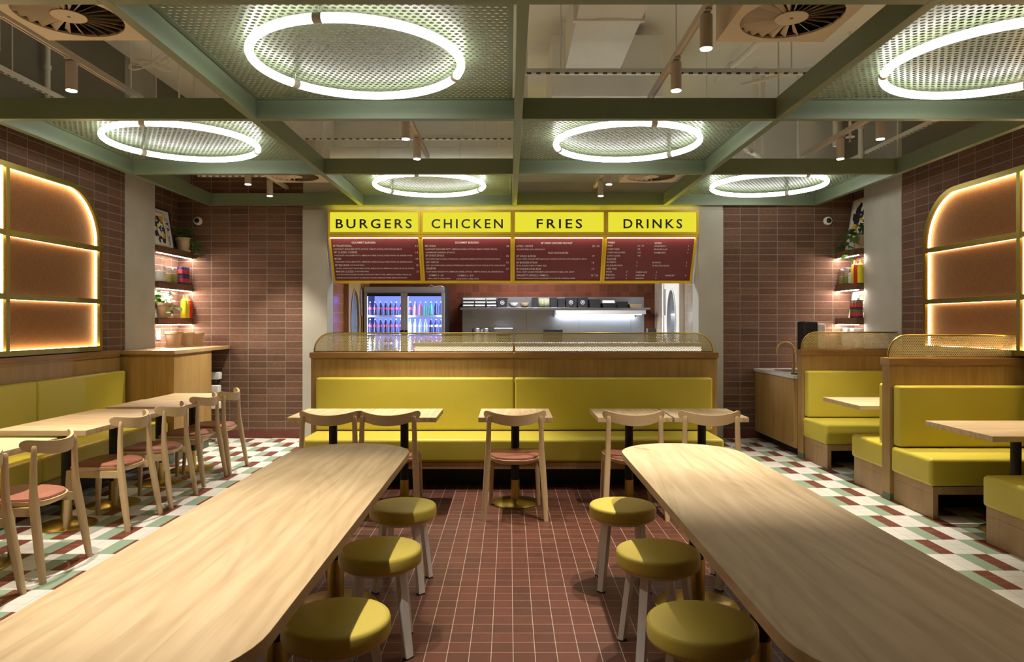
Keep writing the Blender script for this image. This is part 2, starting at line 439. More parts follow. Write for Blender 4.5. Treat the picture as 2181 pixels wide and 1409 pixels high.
# ================================================================== SETTING
XL, XR, YB, YF = -4.12, 4.30, 9.04, -3.0       # side wall faces, back wall face, wall behind the viewer
ZC = 4.35
KL, KR = -2.34, 2.43                              # kitchen opening
fl = MB()
def quad(mb, x0, x1, y0, y1, z): mb.add([(x0,y0,z),(x1,y0,z),(x1,y1,z),(x0,y1,z)], [(0,1,2,3)])
fl.mat(0).box(-1.85, 1.97, YF, YB+.1, -.1, 0)
fl.mat(1).box(-5.2, -1.85, YF, YB+.1, -.1, 0)
fl.mat(2).box(1.97, 5.4, YF, YB+.1, -.1, 0)
fl.mat(0).box(-3.4, 3.4, YB+.1, 12.2, -.1, 0)
struct('floor', fl, [MT['floor_red'], MT['floor_l'], MT['floor_r']], smooth=False)
struct('ceiling', MB().box(-5.2, 5.4, YF, 12.4, ZC, ZC+.15), MT['ceiling_paint'])

def wall_arch(axis_x0, axis_x1, y0, y1, z0, z1): return MB().box(axis_x0, axis_x1, y0, y1, z0, z1)
# side walls: brick below the frame, raw concrete above
XN = -4.28                                         # niche behind the left column
wl = MB().mat(0).box(XL-.4, XL, YF, 8.0, 0, 3.16).box(XL-.4, XN, 8.0, YB, 0, 3.16).mat(1).box(XL-.4, XL, YF, YB, 3.16, ZC)
struct('wall_left', wl, [MT['brick_x'], MT['dark_concrete']])
wr = MB().mat(0).box(XR, XR+.4, YF, 8.2, 0, 3.16).box(4.45, XR+.4, 8.2, YB, 0, 3.16).mat(1).box(XR, XR+.4, YF, YB, 3.16, ZC)
struct('wall_right', wr, [MT['brick_x'], MT['dark_concrete']])
# back wall: brick both sides, rendered surround and bulkhead over the counter
wb = MB().mat(0).box(XL-.2, -2.66, YB, YB+.2, 0, 3.42).mat(3).box(2.75, XR+.2, YB, YB+.2, 0, 3.42)
wb.mat(1).box(-2.66, 2.75, YB-.02, YB+.25, 2.93, 3.30)
wb.mat(2).box(XL-.2, XR+.2, YB+.16, YB+.25, 3.30, ZC)
struct('wall_back', wb, [MT['brick_y'], MT['plaster'], MT['ceiling_paint'], MT['brick_yr']])
struct('wall_front', MB().box(XL-.2, XR+.2, YF-.2, YF, 0, ZC), MT['plaster'])
# rendered columns
struct('trim_1', MB().box(-4.31, -4.112, 7.49, 8.12, 0, ZC), MT['plaster'], bevel=.006)
struct('trim_2', MB().box(4.292, 4.49, 7.66, 8.475, 0, ZC), MT['plaster'], bevel=.006)
struct('trim_3', MB().box(-2.66, KL, YB-.05, YB+.25, 0, 2.94), MT['plaster'], bevel=.006)
struct('trim_4', MB().box(KR, 2.75, YB-.05, YB+.25, 0, 2.94), MT['plaster'], bevel=.006)
# maroon tile skirting along the brick walls
for nm, b in (('baseboard_back', MB().box(-4.27, -2.66, YB-.012, YB, 0, .10).box(2.75, 4.44, YB-.012, YB, 0, .10)),):
    struct(nm, b, plain('maroon_skirting', (.14,.04,.03), .5))
# kitchen shell
KB = 11.7
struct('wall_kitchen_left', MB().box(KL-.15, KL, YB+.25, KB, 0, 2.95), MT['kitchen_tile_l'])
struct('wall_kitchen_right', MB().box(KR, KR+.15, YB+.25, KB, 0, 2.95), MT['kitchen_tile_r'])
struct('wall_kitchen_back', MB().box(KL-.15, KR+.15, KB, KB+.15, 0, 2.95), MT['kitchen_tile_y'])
struct('ceiling_kitchen', MB().box(KL-.15, KR+.15, YB+.25, KB+.15, 2.95, 3.02), MT['ceiling_paint'])
# swing doors with porthole ovals in the kitchen side walls
def door(name, x, s, y0, y1, mat, zt=2.35):
    """door leaf on the side wall at x (s = direction into the kitchen) with a tall oval window"""
    cy, cz, ry, rz = (y0+y1)/2, 1.50, .26, .47
    n = 40; oval = [(cy+ry*math.cos(2*PI*i/n), cz+rz*math.sin(2*PI*i/n)) for i in range(n)]
    ov2 = [(cy+(ry+.03)*math.cos(2*PI*i/n), cz+(rz+.03)*math.sin(2*PI*i/n)) for i in range(n)]
    def rectloop():
        r = []
        for i in range(n):
            a = 2*PI*i/n; c, q = math.cos(a), math.sin(a)
            hy, hz = (y1-y0)/2, 0
            top, bot = zt-cz, cz-.01
            k = min(hy/abs(c) if abs(c) > 1e-6 else 9e9, (top if q > 0 else bot)/abs(q) if abs(q) > 1e-6 else 9e9)
            r.append((cy+k*c, cz+k*q))
        return r
    rl = rectloop()
    d = struct(name, MB().frame(rl, oval, x, x+s*.05, 'x').frame([(y0-.07,0.0),(y1+.07,0.0),(y1+.07,zt+.07),(y0-.07,zt+.07)], [(y0,0.0),(y1,0.0),(y1,zt),(y0,zt)], x, x+s*.07, 'x'), mat)
    build('porthole_trim', MB().frame(ov2, oval, x+s*.05, x+s*.062, 'x'), mat, d)
    build('porthole_glass', MB().prism(oval, x+s*.02, x+s*.03, 'x'), MT['porthole'], d)
    build('door_handle', MB().box(min(x+s*.05,x+s*.075), max(x+s*.05,x+s*.075), y1-.10, y1-.07, 1.60, 2.0), MT['alu'], d)
MT['porthole'] = plain('grey_porthole_glass', (.22,.26,.32), .12, .3, spec=.8)
door('door_1', KL, 1, 9.95, 10.80, MT['veneer'])
door('door_2', KR, -1, 9.80, 10.75, MT['duct'])

# ================================================================== LIT ARCH PANELS on the side walls
def arch_loop(y0, y1, z0, z1, r, n=14):
    P = [(y0,z0),(y1,z0)]
    P += [(y1-r+r*math.cos(a*PI/2/n), z1-r+r*math.sin(a*PI/2/n)) for a in range(n+1)]
    P += [(y0+r-r*math.sin(a*PI/2/n), z1-r+r*math.cos(a*PI/2/n)) for a in range(n+1)]
    return P
def arch_panel(xw, s, y0, y1, ms, label):
    """xw wall face, s = direction into the room"""
    t = thing('arched_light_panel', label, 'wall panel', (xw, (y0+y1)/2, 1.21), group='backlit arched wall panels')
    Z0, Z1, w = 1.21, 2.785, .045
    out = arch_loop(y0, y1, Z0, Z1, .52); inn = arch_loop(y0+w, y1-w, Z0+w, Z1-w, .475)
    in2 = arch_loop(y0+w+.003, y1-w-.003, Z0+w+.003, Z1-w-.003, .472)
    A = lambda q: (min(xw, xw+s*q), max(xw, xw+s*q))
    wpart('frame', MB().frame(out, inn, xw+s*.001, xw+s*.072, 'x'), MT['brass_dull'], t)
    wpart('fabric_panel', MB().prism(inn, xw+s*.002, xw+s*.014, 'x'), MT['fabric'], t)
    wpart('light_strip', MB().frame(inn, in2, xw+s*.020, xw+s*.042, 'x'), MT['led_warm'], t)
    for m in ms:
        wpart('mullion', MB().box(*sorted((xw+s*.03, xw+s*.070)), m-.022, m+.022, Z0+w*.9, Z1-w*.9), MT['brass_dull'], t, bevel=.002)
        wpart('light_strip', MB().box(*sorted((xw+s*.020, xw+s*.042)), m-.025, m-.022, Z0+w, Z1-w), MT['led_warm'], t)
    for z in (1.697, 2.215):
        wpart('glazing_bar', MB().box(*sorted((xw+s*.034, xw+s*.068)), y0+w*.9, y1-w*.9, z-.024, z+.024), MT['brass_dull'], t, bevel=.002)
        wpart('light_strip', MB().box(*sorted((xw+s*.018, xw+s*.026)), y0+w+.01, y1-w-.01, z-.0245, z-.0235), MT['led_warm'], t)
    return t
arch_panel(XL, 1, 3.10, 6.96, (4.37, 5.653), 'brass framed amber backlit arch panel on the left brick wall')
arch_panel(XR, -1, 3.10, 7.16, (4.49, 5.82), 'brass framed amber backlit arch panel on the right brick wall')

# ================================================================== SUSPENDED CEILING GRID
GX = [-3.84, -1.90, .065, 2.0, 3.94]; GY = [1.40, 3.29, 5.20, 7.10, 8.98]; GW = .06; GZ0, GZ1 = 2.99, 3.145
grid = thing('overhead_grid', 'green steel beam grid hung below the ceiling over the tables', 'ceiling frame', (0,5.2,GZ0))
for x in GX: wpart('beam', MB().box(x-GW/2, x+GW/2, GY[0]-2, GY[-1]+GW/2, GZ0, GZ1), MT['green'], grid, bevel=.003)
for y in GY:
    for a, b in zip(GX, GX[1:]): wpart('beam', MB().box(a+GW/2, b-GW/2, y-GW/2, y+GW/2, GZ0, GZ1), MT['green'], grid, bevel=.003)
for x in GX:
    for y in GY[1:4]:
        wpart('hanger_rod', MB().cyl((x,y), .006, GZ1, ZC, 8), MT['pipe'], grid)

sheet_mb = perf(1.86, 1.80, .0425, .0134, 12, .003)
bw, bh = GX[1]-GX[0]-GW, GY[1]-GY[0]-GW
sheet_mb.frame([(-bw/2,-bh/2),(bw/2,-bh/2),(bw/2,bh/2),(-bw/2,bh/2)], [(-bw/2+.03,-bh/2+.03),(bw/2-.03,-bh/2+.03),(bw/2-.03,bh/2-.03),(-bw/2+.03,bh/2-.03)], -.003, .006)
def make_sheet(x, y, lab):
    t = thing('perforated_panel', lab, 'ceiling panel', (x,y,3.128), 0, 'perforated green ceiling panels')
    p = build('mesh_sheet', sheet_mb, MT['green_mesh'], t, smooth=False)
    return t
def ring_light(x, y, rz, lab):
    R, r = .622, .0255
    t = thing('ring_light', lab, 'light', (x,y,3.062), rz, 'glowing ring lights under the perforated panels')
    def arc(a0, a1, rr, n): return [(R*math.cos(math.radians(a0+(a1-a0)*i/n)), R*math.sin(math.radians(a0+(a1-a0)*i/n)), 0) for i in range(n+1)]
    cl = (-97, 23, 143)
    for k, a in enumerate(cl):
        nx = cl[(k+1) % 3] + (360 if k == 2 else 0)
        build('light_tube', MB().tube(arc(a+1.4, nx-1.4, r, 40), r, 14), MT['ring'], t)
    for a in cl:
        c = build('clip', MB().tube(arc(a-2.2, a+2.2, r, 4), r*1.12, 14), MT['lamp_body'], t)
        q = math.radians(a)
        build('cable', MB().tube([(R*math.cos(q), R*math.sin(q), r), (R*math.cos(q)*.99, R*math.sin(q)*.99, .066)], .0022, 6), MT['white_plastic'], c)
    return t
cells_ring = {(1,1):'large ring light over the left communal table', (3,1):'ring light at the top right edge of the photo',
              (0,2):'ring light in front of the left arched panel', (2,2):'ring light right of the middle beam, second row back',
              (1,3):'small ring light directly above the BURGERS and CHICKEN signs', (3,3):'small ring light in front of the right column'}
ring0 = sheet0 = None
lab_sheet = {(1,1):'perforated green panel above the large ring light', (3,1):'perforated green panel at the top right edge of the photo',
             (0,2):'perforated green panel in front of the left arched wall panel', (2,2):'perforated green panel right of the middle beam, second row back',
             (1,3):'perforated green panel above the BURGERS and CHICKEN signs', (3,3):'perforated green panel in front of the right column'}
for (i,j), lab in cells_ring.items():
    cx, cy = (GX[i]+GX[i+1])/2, (GY[j]+GY[j+1])/2
    rz = 0 if (i+j) % 2 == 0 else .06
    rz = {(2,2):.30, (3,3):.45, (0,2):.08, (1,1):0, (3,1):.3, (1,3):.02}.get((i,j), 0)
    if ring0 is None:
        ring0 = ring_light(cx, cy, rz, lab); sheet0 = make_sheet(cx, cy, lab_sheet[(i,j)])
    else:
        dup(ring0, (cx,cy,3.062), rz, lab); dup(sheet0, (cx,cy,3.128), 0, lab_sheet[(i,j)])

# ================================================================== TRACK SPOTLIGHTS in the open cells
def spotlight(x, y, lab):
    t = thing('track_spotlight', lab, 'spotlight', (x,y,3.0), 0, 'cylindrical track spotlights')
    build('housing', MB().lathe([(.035,.004),(.035,.185),(.033,.19)], n=28), MT['lamp_body'], t, bevel=.0015)
    build('lens', MB().lathe([(.0315,.0),(.0315,.006)], n=28), MT['spot_disc'], t)
    build('track_adaptor', MB().cyl((0,0), .012, .188, .20, 14).box(-.02,.02,-.05,.05,.199,.216), MT['lamp_body'], t)
    return t
def spot_lamp(x, y, e):
    L = bpy.data.lights.new('spot_lamp', 'SPOT'); L.energy = e; L.color = (1,.90,.74)
    L.spot_size = math.radians(SPOT_ANGLE); L.spot_blend = .55; L.shadow_soft_size = .022
    o = bpy.data.objects.new('spot_lamp', L); COL.objects.link(o); o.location = (x,y,2.992)
SPOT_ANGLE = 68
ts = {(0,1):'the left front open bay', (2,1):'the right front open bay', (1,2):'the middle open bay beside the central beam', (3,2):'the right open bay by the wall',
      (0,3):'the far left open bay', (2,3):'the far open bay above the FRIES sign', (1,0):'the bay over the left communal table'}
SPOT_E = {(0,1):200, (2,1):200, (1,2):190, (3,2):195, (0,3):220, (2,3):90, (1,0):140}
spot0 = None
for (i,j), where in ts.items():
    cx, cy = (GX[i]+GX[i+1])/2, (GY[j]+GY[j+1])/2
    cx += {(1,2):.06, (2,1):.06, (2,3):.06, (3,2):.10}.get((i,j), 0)
    y0, y1 = GY[j]+.05, GY[j+1]-.05
    solo('light_track', MB().box(cx-.018, cx+.018, y0-.3, y1+.3, 3.216, 3.25).box(cx-.018,cx-.010,y0-.3,y1+.3,3.208,3.216).box(cx+.010,cx+.018,y0-.3,y1+.3,3.208,3.216),
         MT['lamp_body'], 'slim lighting track hung in ' + where, 'lighting track', 'lighting tracks')
    for q, nm in ((-.36,'nearer'), (.34,'farther')):
        lab = nm + ' track spotlight in ' + where
        if spot0 is None: spot0 = spotlight(cx, cy+q, lab)
        else: dup(spot0, (cx,cy+q,3.0), 0, lab)
        spot_lamp(cx, cy+q, SPOT_E[(i,j)])
# ================================================================== CHAIR
def make_chair(lab, group):
    t = thing('dining_chair', lab, 'chair', (0,0,0), 0, group)
    # local: sitter faces +y, backrest at -y
    for s in (-1, 1):
        build('leg', MB().loft([(s*.232,-.262,0,.018,.016),(s*.224,-.235,.18,.023,.021),(s*.208,-.198,.43,.024,.024),(s*.203,-.190,.52,.020,.018),
                                (s*.200,-.188,.64,.019,.015),(s*.197,-.190,.745,.018,.012),(s*.197,-.190,.765,.016,.011),(s*.197,-.190,.776,.010,.007)], 12), MT['beech'], t)
        build('leg', MB().loft([(s*.196,.205,0,.014,.014),(s*.188,.195,.22,.019,.019),(s*.178,.185,.425,.021,.021)], 12), MT['beech'], t)
    # seat plate: rounded trapezoid
    def outline(g, dz=0):
        P = []
        for i in range(40):
            a = 2*PI*i/40; c, q = math.cos(a), math.sin(a)
            x = math.copysign(abs(c)**.62, c); y = math.copysign(abs(q)**.62, q)
            P.append(((.205 + .018*y)*x*g, .005 + .212*y*g))
        return P
    def ring(g, z): return [(x,y,z + .012*(x/.2)**2) for x, y in outline(g)]
    build('seat_frame', MB().rings([ring(.90,.405), ring(.985,.418), ring(1.02,.432), ring(1.02,.44)]), MT['beech_x'], t)
    for s in (-1, 1):
        build('rail', MB().bar((s*.197,-.19,.398), (s*.180,.18,.398), .02, .05), MT['beech'], t)
    build('seat_pad', MB().rings([ring(.95,.438), ring(.97,.446), ring(.955,.456), ring(.85,.465), ring(.5,.468), ring(.05,.468)]), MT['leather'], t)
    # bent backrest band
    n = 44; rs = []
    for i in range(n+1):
        u = math.sin(PI/2*(-1 + 2*i/n)); a = abs(u)
        x = .233*u; y = -.243 + .095*u*u + .02*a**6; zc = .747 + .040*u*u; hh = .040 - .006*u*u
        if a > .84: hh *= max(.03, 1-((a-.84)/.16)**2.4)**.45
        du = Vector((.233, .19*u + .12*math.copysign(a**5, u), 0)).normalized(); nx, ny = -du.y*.0085, du.x*.0085
        rs.append([(x-nx,y-ny,zc-hh),(x+nx,y+ny,zc-hh),(x+nx,y+ny,zc+hh),(x-nx,y-ny,zc+hh)])
    build('backrest', MB().rings(rs), MT['beech_x'], t, bevel=.003)
    return t
ch0 = make_chair('oak chair with tan seat at the single table in the middle', 'chairs along the central banquette')
ch0.location = (.042, 5.50, 0)
for x, lab in ((-1.372,'leftmost oak chair facing the central banquette'), (-.918,'second oak chair from the left facing the central banquette'),
               (.950,'oak chair right of the middle one at the central banquette'), (1.535,'rightmost oak chair facing the central banquette')):
    dup(ch0, (x, 5.50, 0), random.uniform(-.02,.02), lab)
LG = 'chairs along the left banquette'
for y, x, rz, lab in ((7.05,-2.99,.02,'farthest oak chair of the left row, by the cabinet'), (6.57,-3.02,-.03,'second farthest oak chair in the left row'),
                   (5.82,-2.97,.02,'third farthest oak chair in the left row'), (5.20,-2.97,0,'fourth farthest oak chair in the left row, dark shaded seat'),
                   (4.20,-2.92,.03,'oak chair second nearest in the left row, brightly lit tan seat'), (3.60,-2.93,-.02,'nearest oak chair cut by the left photo edge')):
    dup(ch0, (x, y, 0), PI/2 + rz, lab, LG)

# ================================================================== STOOL
def make_stool(lab, group):
    t = thing('round_stool', lab, 'stool', (0,0,0), 0, group)
    build('seat', MB().lathe([(.150,.383),(.178,.385),(.186,.392),(.188,.402),(.188,.439),(.1855,.448),(.1815,.4522),(.1795,.4508),(.177,.4532),(.165,.4562),(.10,.459),(.01,.460)], n=48), MT['stool_vinyl'], t)
    build('ring_frame', MB().cyl((0,0), .150, .366, .384, 32), MT['white_metal'], t)
    for k in range(4):
        a = k*PI/2; c, q = math.cos(a), math.sin(a)
        M = Matrix.Rotation(a, 4, 'Z')
        m = MB()
        def sec(x, z): return [(x-.014,-.020,z),(x+.014,-.020,z),(x+.014,.020,z),(x-.014,.020,z)]
        m.rings([sec(.178,.006), sec(.128,.375)]).xf(M)
        lg = build('leg', m, MT['white_metal'], t, bevel=.002)
        build('foot', MB().rings([sec(.179,0), sec(.178,.006)]).xf(M), MT['rubber'], lg)
    return t
SG = 'round mustard stools at the communal tables'
st0 = make_stool('mustard round stool nearest the camera at left table inner side', SG); st0.location = (-.605, 2.45, 0); st0.rotation_euler.z = .35
for x, y, rz, lab in ((-.59,3.20,.93,'middle mustard round stool on inner side of left table'), (-.602,3.96,.72,'farthest mustard round stool on inner side of left table'),
                      (.665,2.42,.5,'nearest mustard round stool on inner side of right table'), (.672,3.17,.95,'middle mustard round stool on inner side of right table'),
                      (.642,3.97,.70,'farthest mustard round stool on inner side of right table'),
                      (1.25,2.40,.3,'nearest stool tucked under outer side of right table'), (1.22,3.17,.8,'middle stool tucked under outer side of right table'),
                      (1.31,3.98,.6,'farthest stool tucked under outer side of right table'),
                      (-1.20,2.45,.4,'nearest stool tucked under outer side of left table'), (-1.18,3.18,.9,'middle stool tucked under outer side of left table'),
                      (-1.20,3.95,.2,'farthest stool tucked under outer side of left table')):
    dup(st0, (x,y,0), rz, lab)

# ================================================================== TABLES
def pedestal(t, x, y, zt, zb, r=.035, R=.2):
    build('post', MB().cyl((x,y), r*.96, zb, zt, 24), MT['black'], t)
    build('sleeve', MB().cyl((x,y), r*1.04, .03, zb+.003, 24), MT['brass'], t)
    build('base', MB().lathe([(R,0),(R,.008),(R*.97,.013),(r*2.2,.026),(r*1.3,.034)], (x,y), 48), MT['brass'], t)
def small_table(lab, group, w=.585, d=.575, mat='oak', base=True, bx=0, R=.2):
    t = thing('pedestal_table', lab, 'table', (0,0,0), 0, group)
    build('tabletop', MB().box(-w/2, w/2, -d/2, d/2, .703, .741), MT[mat], t, bevel=.003)
    build('top_plate', MB().box(bx-.1, bx+.1, -.1, .1, .696, .703), MT['black'], t)
    pedestal(t, bx, 0, .70, .19 if R <= .2 else .26, R=R)
    return t
TG = 'pedestal tables along the central banquette'
tb0 = small_table('single pedestal table at the middle of the central banquette', TG); tb0.location = (.048, 5.775, 0)
for x, lab in ((-1.455,'leftmost pedestal table at the central banquette'), (-.866,'second pedestal table from the left at the central banquette'),
               (.987,'pedestal table right of the middle one at the central banquette'), (1.588,'rightmost pedestal table at the central banquette')):
    dup(tb0, (x, 5.775, 0), 0, lab)
TL = 'pedestal tables along the left banquette'
tl0 = small_table('farthest pedestal table of the left row beside the cabinet', TL, .65, .605, 'oak_x'); tl0.location = (-3.215, 7.095, 0)
for y, lab in ((6.487,'second farthest pedestal table of the left row'), (5.735,'third farthest pedestal table of the left row'),
               (5.125,'fourth farthest pedestal table of the left row'), (4.22,'nearest pedestal table of the left row at the photo edge')):
    dup(tl0, (-3.245, y, 0), 0, lab)
TR = 'booth tables'
tr0 = small_table('booth table in the far right booth', TR, 1.00, .74, 'oak_x', bx=-.08, R=.22); tr0.location = (3.64, 6.64, 0)
dup(tr0, (3.66, 4.945, 0), 0, 'booth table in the near right booth, cut by the photo edge')

def communal(x0, x1, lab):
    w = (x1-x0)/2; cx = (x0+x1)/2; y0, y1 = 1.335, 4.262; r = .325
    t = thing('communal_table', lab, 'table', (cx, (y0+y1)/2, 0), 0, 'long communal tables')
    P = []
    for qx, qy, a0 in ((x1-r,y1-r,0),(x0+r,y1-r,90),(x0+r,y0+r,180),(x1-r,y0+r,270)):
        for i in range(13):
            a = math.radians(a0 + 90*i/12); P.append((qx+r*math.cos(a), qy+r*math.sin(a)))
    wpart('tabletop', MB().prism(P, .712, .750), MT['oak'], t, bevel=.004)
    yc = (y0+y1)/2
    for y in (1.80, 2.73, 3.66):
        m = len(t.children)
        build('post', MB().cyl((0,y-yc), .038, .25, .708, 24), MT['black'], t)
        build('sleeve', MB().cyl((0,y-yc), .042, .03, .253, 24), MT['brass'], t)
        build('base', MB().lathe([(.215,0),(.215,.008),(.208,.013),(.09,.026),(.055,.034)], (0,y-yc), 48), MT['brass'], t)
        build('top_plate', MB().box(-.11,.11,y-yc-.11,y-yc+.11,.704,.712), MT['black'], t)
    return t
communal(-1.251, -.567, 'long oak communal table with rounded ends on the left')
tR = communal(.636, 1.322, 'long oak communal table with rounded ends on the right')
mk_ = MB()
for a, b in (((.735,4.115),(.800,4.05)),((.750,4.12),(.765,4.085)),((.770,4.10),(.790,4.085)),((.785,4.085),(.80,4.07)),((.745,4.085),(.765,4.06)),((.77,4.055),(.805,4.035)),((.80,4.06),(.812,4.04))):
    mk_.bar((*a,.7502),(*b,.7502),.004,.0004)
wpart('red_mark', mk_, plain('faded_red_stamp', (.50,.16,.09), .7), tR, smooth=False)

# ================================================================== CENTRAL BANQUETTE
def rbox(x0,x1,y0,y1,z0,z1): return MB().box(x0,x1,y0,y1,z0,z1)
def screen_panel(w, h, r, round_l, round_r):
    """brass perforated screen standing in xz, base centre at the origin"""
    def inside(x, z):
        if z > h/2-r and round_r and x > w/2-r: return (x-w/2+r)**2 + (z-h/2+r)**2 < (r-.004)**2
        if z > h/2-r and round_l and x < -w/2+r: return (x+w/2-r)**2 + (z-h/2+r)**2 < (r-.004)**2
        return True
    m = perf(w-.006, h-.004, .0156, .0053, 6, .002, inside)
    m.xf(Matrix(((1,0,0,0),(0,0,-1,0),(0,1,0,h/2),(0,0,0,1))))
    path = [(-w/2,0,0)]
    n = 12
    if round_l: path += [(-w/2+r-r*math.cos(i*PI/2/n), 0, h-r+r*math.sin(i*PI/2/n)) for i in range(n+1)]
    else: path += [(-w/2,0,h)]
    if round_r: path += [(w/2-r+r*math.sin(i*PI/2/n), 0, h-r+r*math.cos(i*PI/2/n)) for i in range(n+1)]
    else: path += [(w/2,0,h)]
    path += [(w/2,0,0)]
    f = MB().tube(path, .008, 8).bar((-w/2,0,.006),(w/2,0,.006),.012,.012)
    return m, f
def shift(mb, x, y, z): return mb.xf(Matrix.Translation((x,y,z)))

bq = thing('banquette', 'long mustard banquette with oak back and brass screen in the middle', 'banquette', (.045, 6.5, 0))
X0, X1, XM = -1.915, 2.005, .045
wpart('back_panel', rbox(X0, XM-.002, 6.75, 6.90, 0, 1.135), MT['veneer'], bq, bevel=.002)
wpart('back_panel', rbox(XM+.002, X1, 6.75, 6.90, 0, 1.135), MT['veneer'], bq, bevel=.002)
wpart('trim_line', rbox(X0, X1, 6.746, 6.90, 1.135, 1.147), MT['brass'], bq)
wpart('top_rail', rbox(X0-.012, XM-.001, 6.735, 6.915, 1.147, 1.197), MT['veneer_cap'], bq, bevel=.003)
wpart('top_rail', rbox(XM+.001, X1+.012, 6.735, 6.915, 1.147, 1.197), MT['veneer_cap'], bq, bevel=.003)
for a, b in ((-1.845, XM-.003), (XM+.003, 1.935)):
    c = wpart('back_cushion', rbox(a, b, 6.655, 6.75, .462, .962), MT['vinyl'], bq, bevel=.022, seg=4)
sc_ = wpart('seat_cushion', rbox(-1.855, 1.905, 6.19, 6.745, .245, .455), MT['vinyl'], bq, bevel=.03, seg=4)
wpart('seat_base', rbox(-1.85, 1.90, 6.20, 6.745, .188, .245), MT['plinth'], bq, bevel=.002)
wpart('toe_kick', rbox(-1.80, 1.85, 6.42, 6.745, 0, .188), MT['black'], bq)
for a, b, rl, rr in ((-1.905, XM-.006, True, False), (XM+.006, 1.985, False, True)):
    m, f = screen_panel(b-a, .186, .175, rl, rr)
    q = wpart('perforated_screen', shift(m, (a+b)/2, 6.83, 1.197), MT['screen_brass'], bq, smooth=False)
    wpart('screen_frame', shift(f, (a+b)/2, 6.83, 1.197), MT['brass'], q)

# ================================================================== LEFT BANQUETTE, CABINET, COUNTER
lb = thing('banquette', 'mustard banquette against the left wall under the arched panel', 'banquette', (-3.9, 4.6, 0))
LY0, LY1 = 0.6, 7.34
wpart('back_panel', rbox(-4.119, -4.085, LY0, LY1, 0, 1.155), MT['veneer'], lb, bevel=.002)
wpart('trim_line', rbox(-4.119, -4.081, LY0, LY1, 1.125, 1.133), MT['brass_dull'], lb)
wpart('ledge', rbox(-4.119, -4.07, LY0, LY1, 1.155, 1.20), MT['veneer_cap_y'], lb, bevel=.003)
for a, b in ((4.42, 5.955), (5.96, 7.33), (2.90, 4.415), (1.4, 2.895)):
    wpart('back_cushion', rbox(-4.085, -4.015, a, b, .462, .985), MT['vinyl'], lb, bevel=.022, seg=4)
for a, b in ((3.2, 5.36), (5.363, 7.33), (1.4, 3.197)):
    wpart('seat_cushion', rbox(-4.08, -3.57, a, b, .25, .455), MT['vinyl'], lb, bevel=.03, seg=4)
wpart('seat_base', rbox(-4.08, -3.585, 1.4, LY1-.02, .19, .25), MT['plinth'], lb, bevel=.002)
wpart('toe_kick', rbox(-4.08, -3.78, 1.4, LY1-.02, 0, .19), MT['black'], lb)

cb = thing('cabinet', 'oak veneer side cabinet at the end of the left banquette', 'cabinet', (-3.86, 7.9, 0))
wpart('body', MB().prism([(-4.108,7.36),(-3.53,7.36),(-3.585,8.42),(-4.108,8.42)], .10, 1.152), MT['veneer'], cb, bevel=.002)
wpart('toe_kick', rbox(-4.105, -3.61, 7.39, 8.40, 0, .10), plain('sage_skirting', (.12,.17,.12), .5), cb)
wpart('trim_line', MB().prism([(-4.109,7.358),(-3.528,7.358),(-3.583,8.42),(-4.109,8.42)], 1.128, 1.136), MT['brass_dull'], cb)
solo('counter_top', MB().prism([(-4.108,7.345),(-3.515,7.345),(-3.605,9.035),(-4.275,9.035),(-4.275,8.125),(-4.108,8.125)], 1.152, 1.192), MT['plinth'],
     'oak counter top with three empty pots beside the left column', 'counter', bevel=.003)

# folded white step stool leaning beside the cabinet
ss = thing('step_ladder', 'folded white step ladder with dark rails leaning beside the oak cabinet', 'ladder', (-3.62, 8.80, 0))
for dx in (-.20, .0):
    wpart('rail', MB().bar((-3.60+dx, 8.66, .02), (-3.73+dx*.9, 8.98, .88), .035, .03), MT['alu' if dx else 'black'], ss)
for z, y in ((.86,8.93),(.70,8.86),(.50,8.80)):
    wpart('step', rbox(-3.94, -3.62-(z-.5)*.13, y-.10, y, z-.09, z), MT['white_plastic'], ss, bevel=.012)
wpart('caster', MB().ball((-3.60,8.62,.03), .03), MT['alu'], ss)

# ================================================================== RIGHT BOOTHS
def booth(lab, yp, front, back, x0=3.19, x1=4.295):
    """partition face toward the viewer at yp; benches on front (viewer) and / or back sides"""
    t = thing('booth_seat', lab, 'booth', (3.8, yp+.06, 0), 0, 'mustard booth benches along the right wall')
    th = .12
    wpart('partition', rbox(x0, x1, yp, yp+th, .06, 1.128), MT['veneer'], t, bevel=.002)
    wpart('kick', rbox(x0+.002, x1, yp+.002, yp+th-.002, 0, .06), plain('sage_kick', (.12,.17,.12), .5), t)
    wpart('top_rail', rbox(x0-.012, x1, yp-.012, yp+th+.012, 1.128, 1.19), MT['veneer_cap'], t, bevel=.003)
    m, f = screen_panel(x1-.04-x0, .19, .16, True, False)
    q = wpart('perforated_screen', shift(m, (x0+.02+x1-.02)/2, yp+.06, 1.19), MT['screen_brass'], t, smooth=False)
    wpart('screen_frame', shift(f, (x0+.02+x1-.02)/2, yp+.06, 1.19), MT['brass'], q)
    for on, s in ((front,-1),(back,1)):
        if not on: continue
        y = yp if s < 0 else yp+th
        S = lambda a, b: sorted((y+s*a, y+s*b))
        wpart('back_cushion', rbox(x0+.025, x1, *S(.001,.105), .465, .965), MT['vinyl'], t, bevel=.02, seg=4)
        wpart('seat_cushion', rbox(x0+.005, x1, *S(.002,.555), .245, .458), MT['vinyl'], t, bevel=.03, seg=4)
        wpart('seat_base', rbox(x0+.03, x1, *S(.002,.545), .185, .245), MT['plinth'], t, bevel=.002)
        wpart('end_panel', rbox(x0+.03, x0+.07, *S(.002,.545), 0, .185), MT['plinth'], t, bevel=.002)
        wpart('toe_kick', rbox(x0+.12, x1, *S(.002,.20), 0, .185), MT['black'], t)
    return t
booth('mustard booth bench nearest the sink cabinet, brass screen on top', 7.65, True, False, x0=3.20)
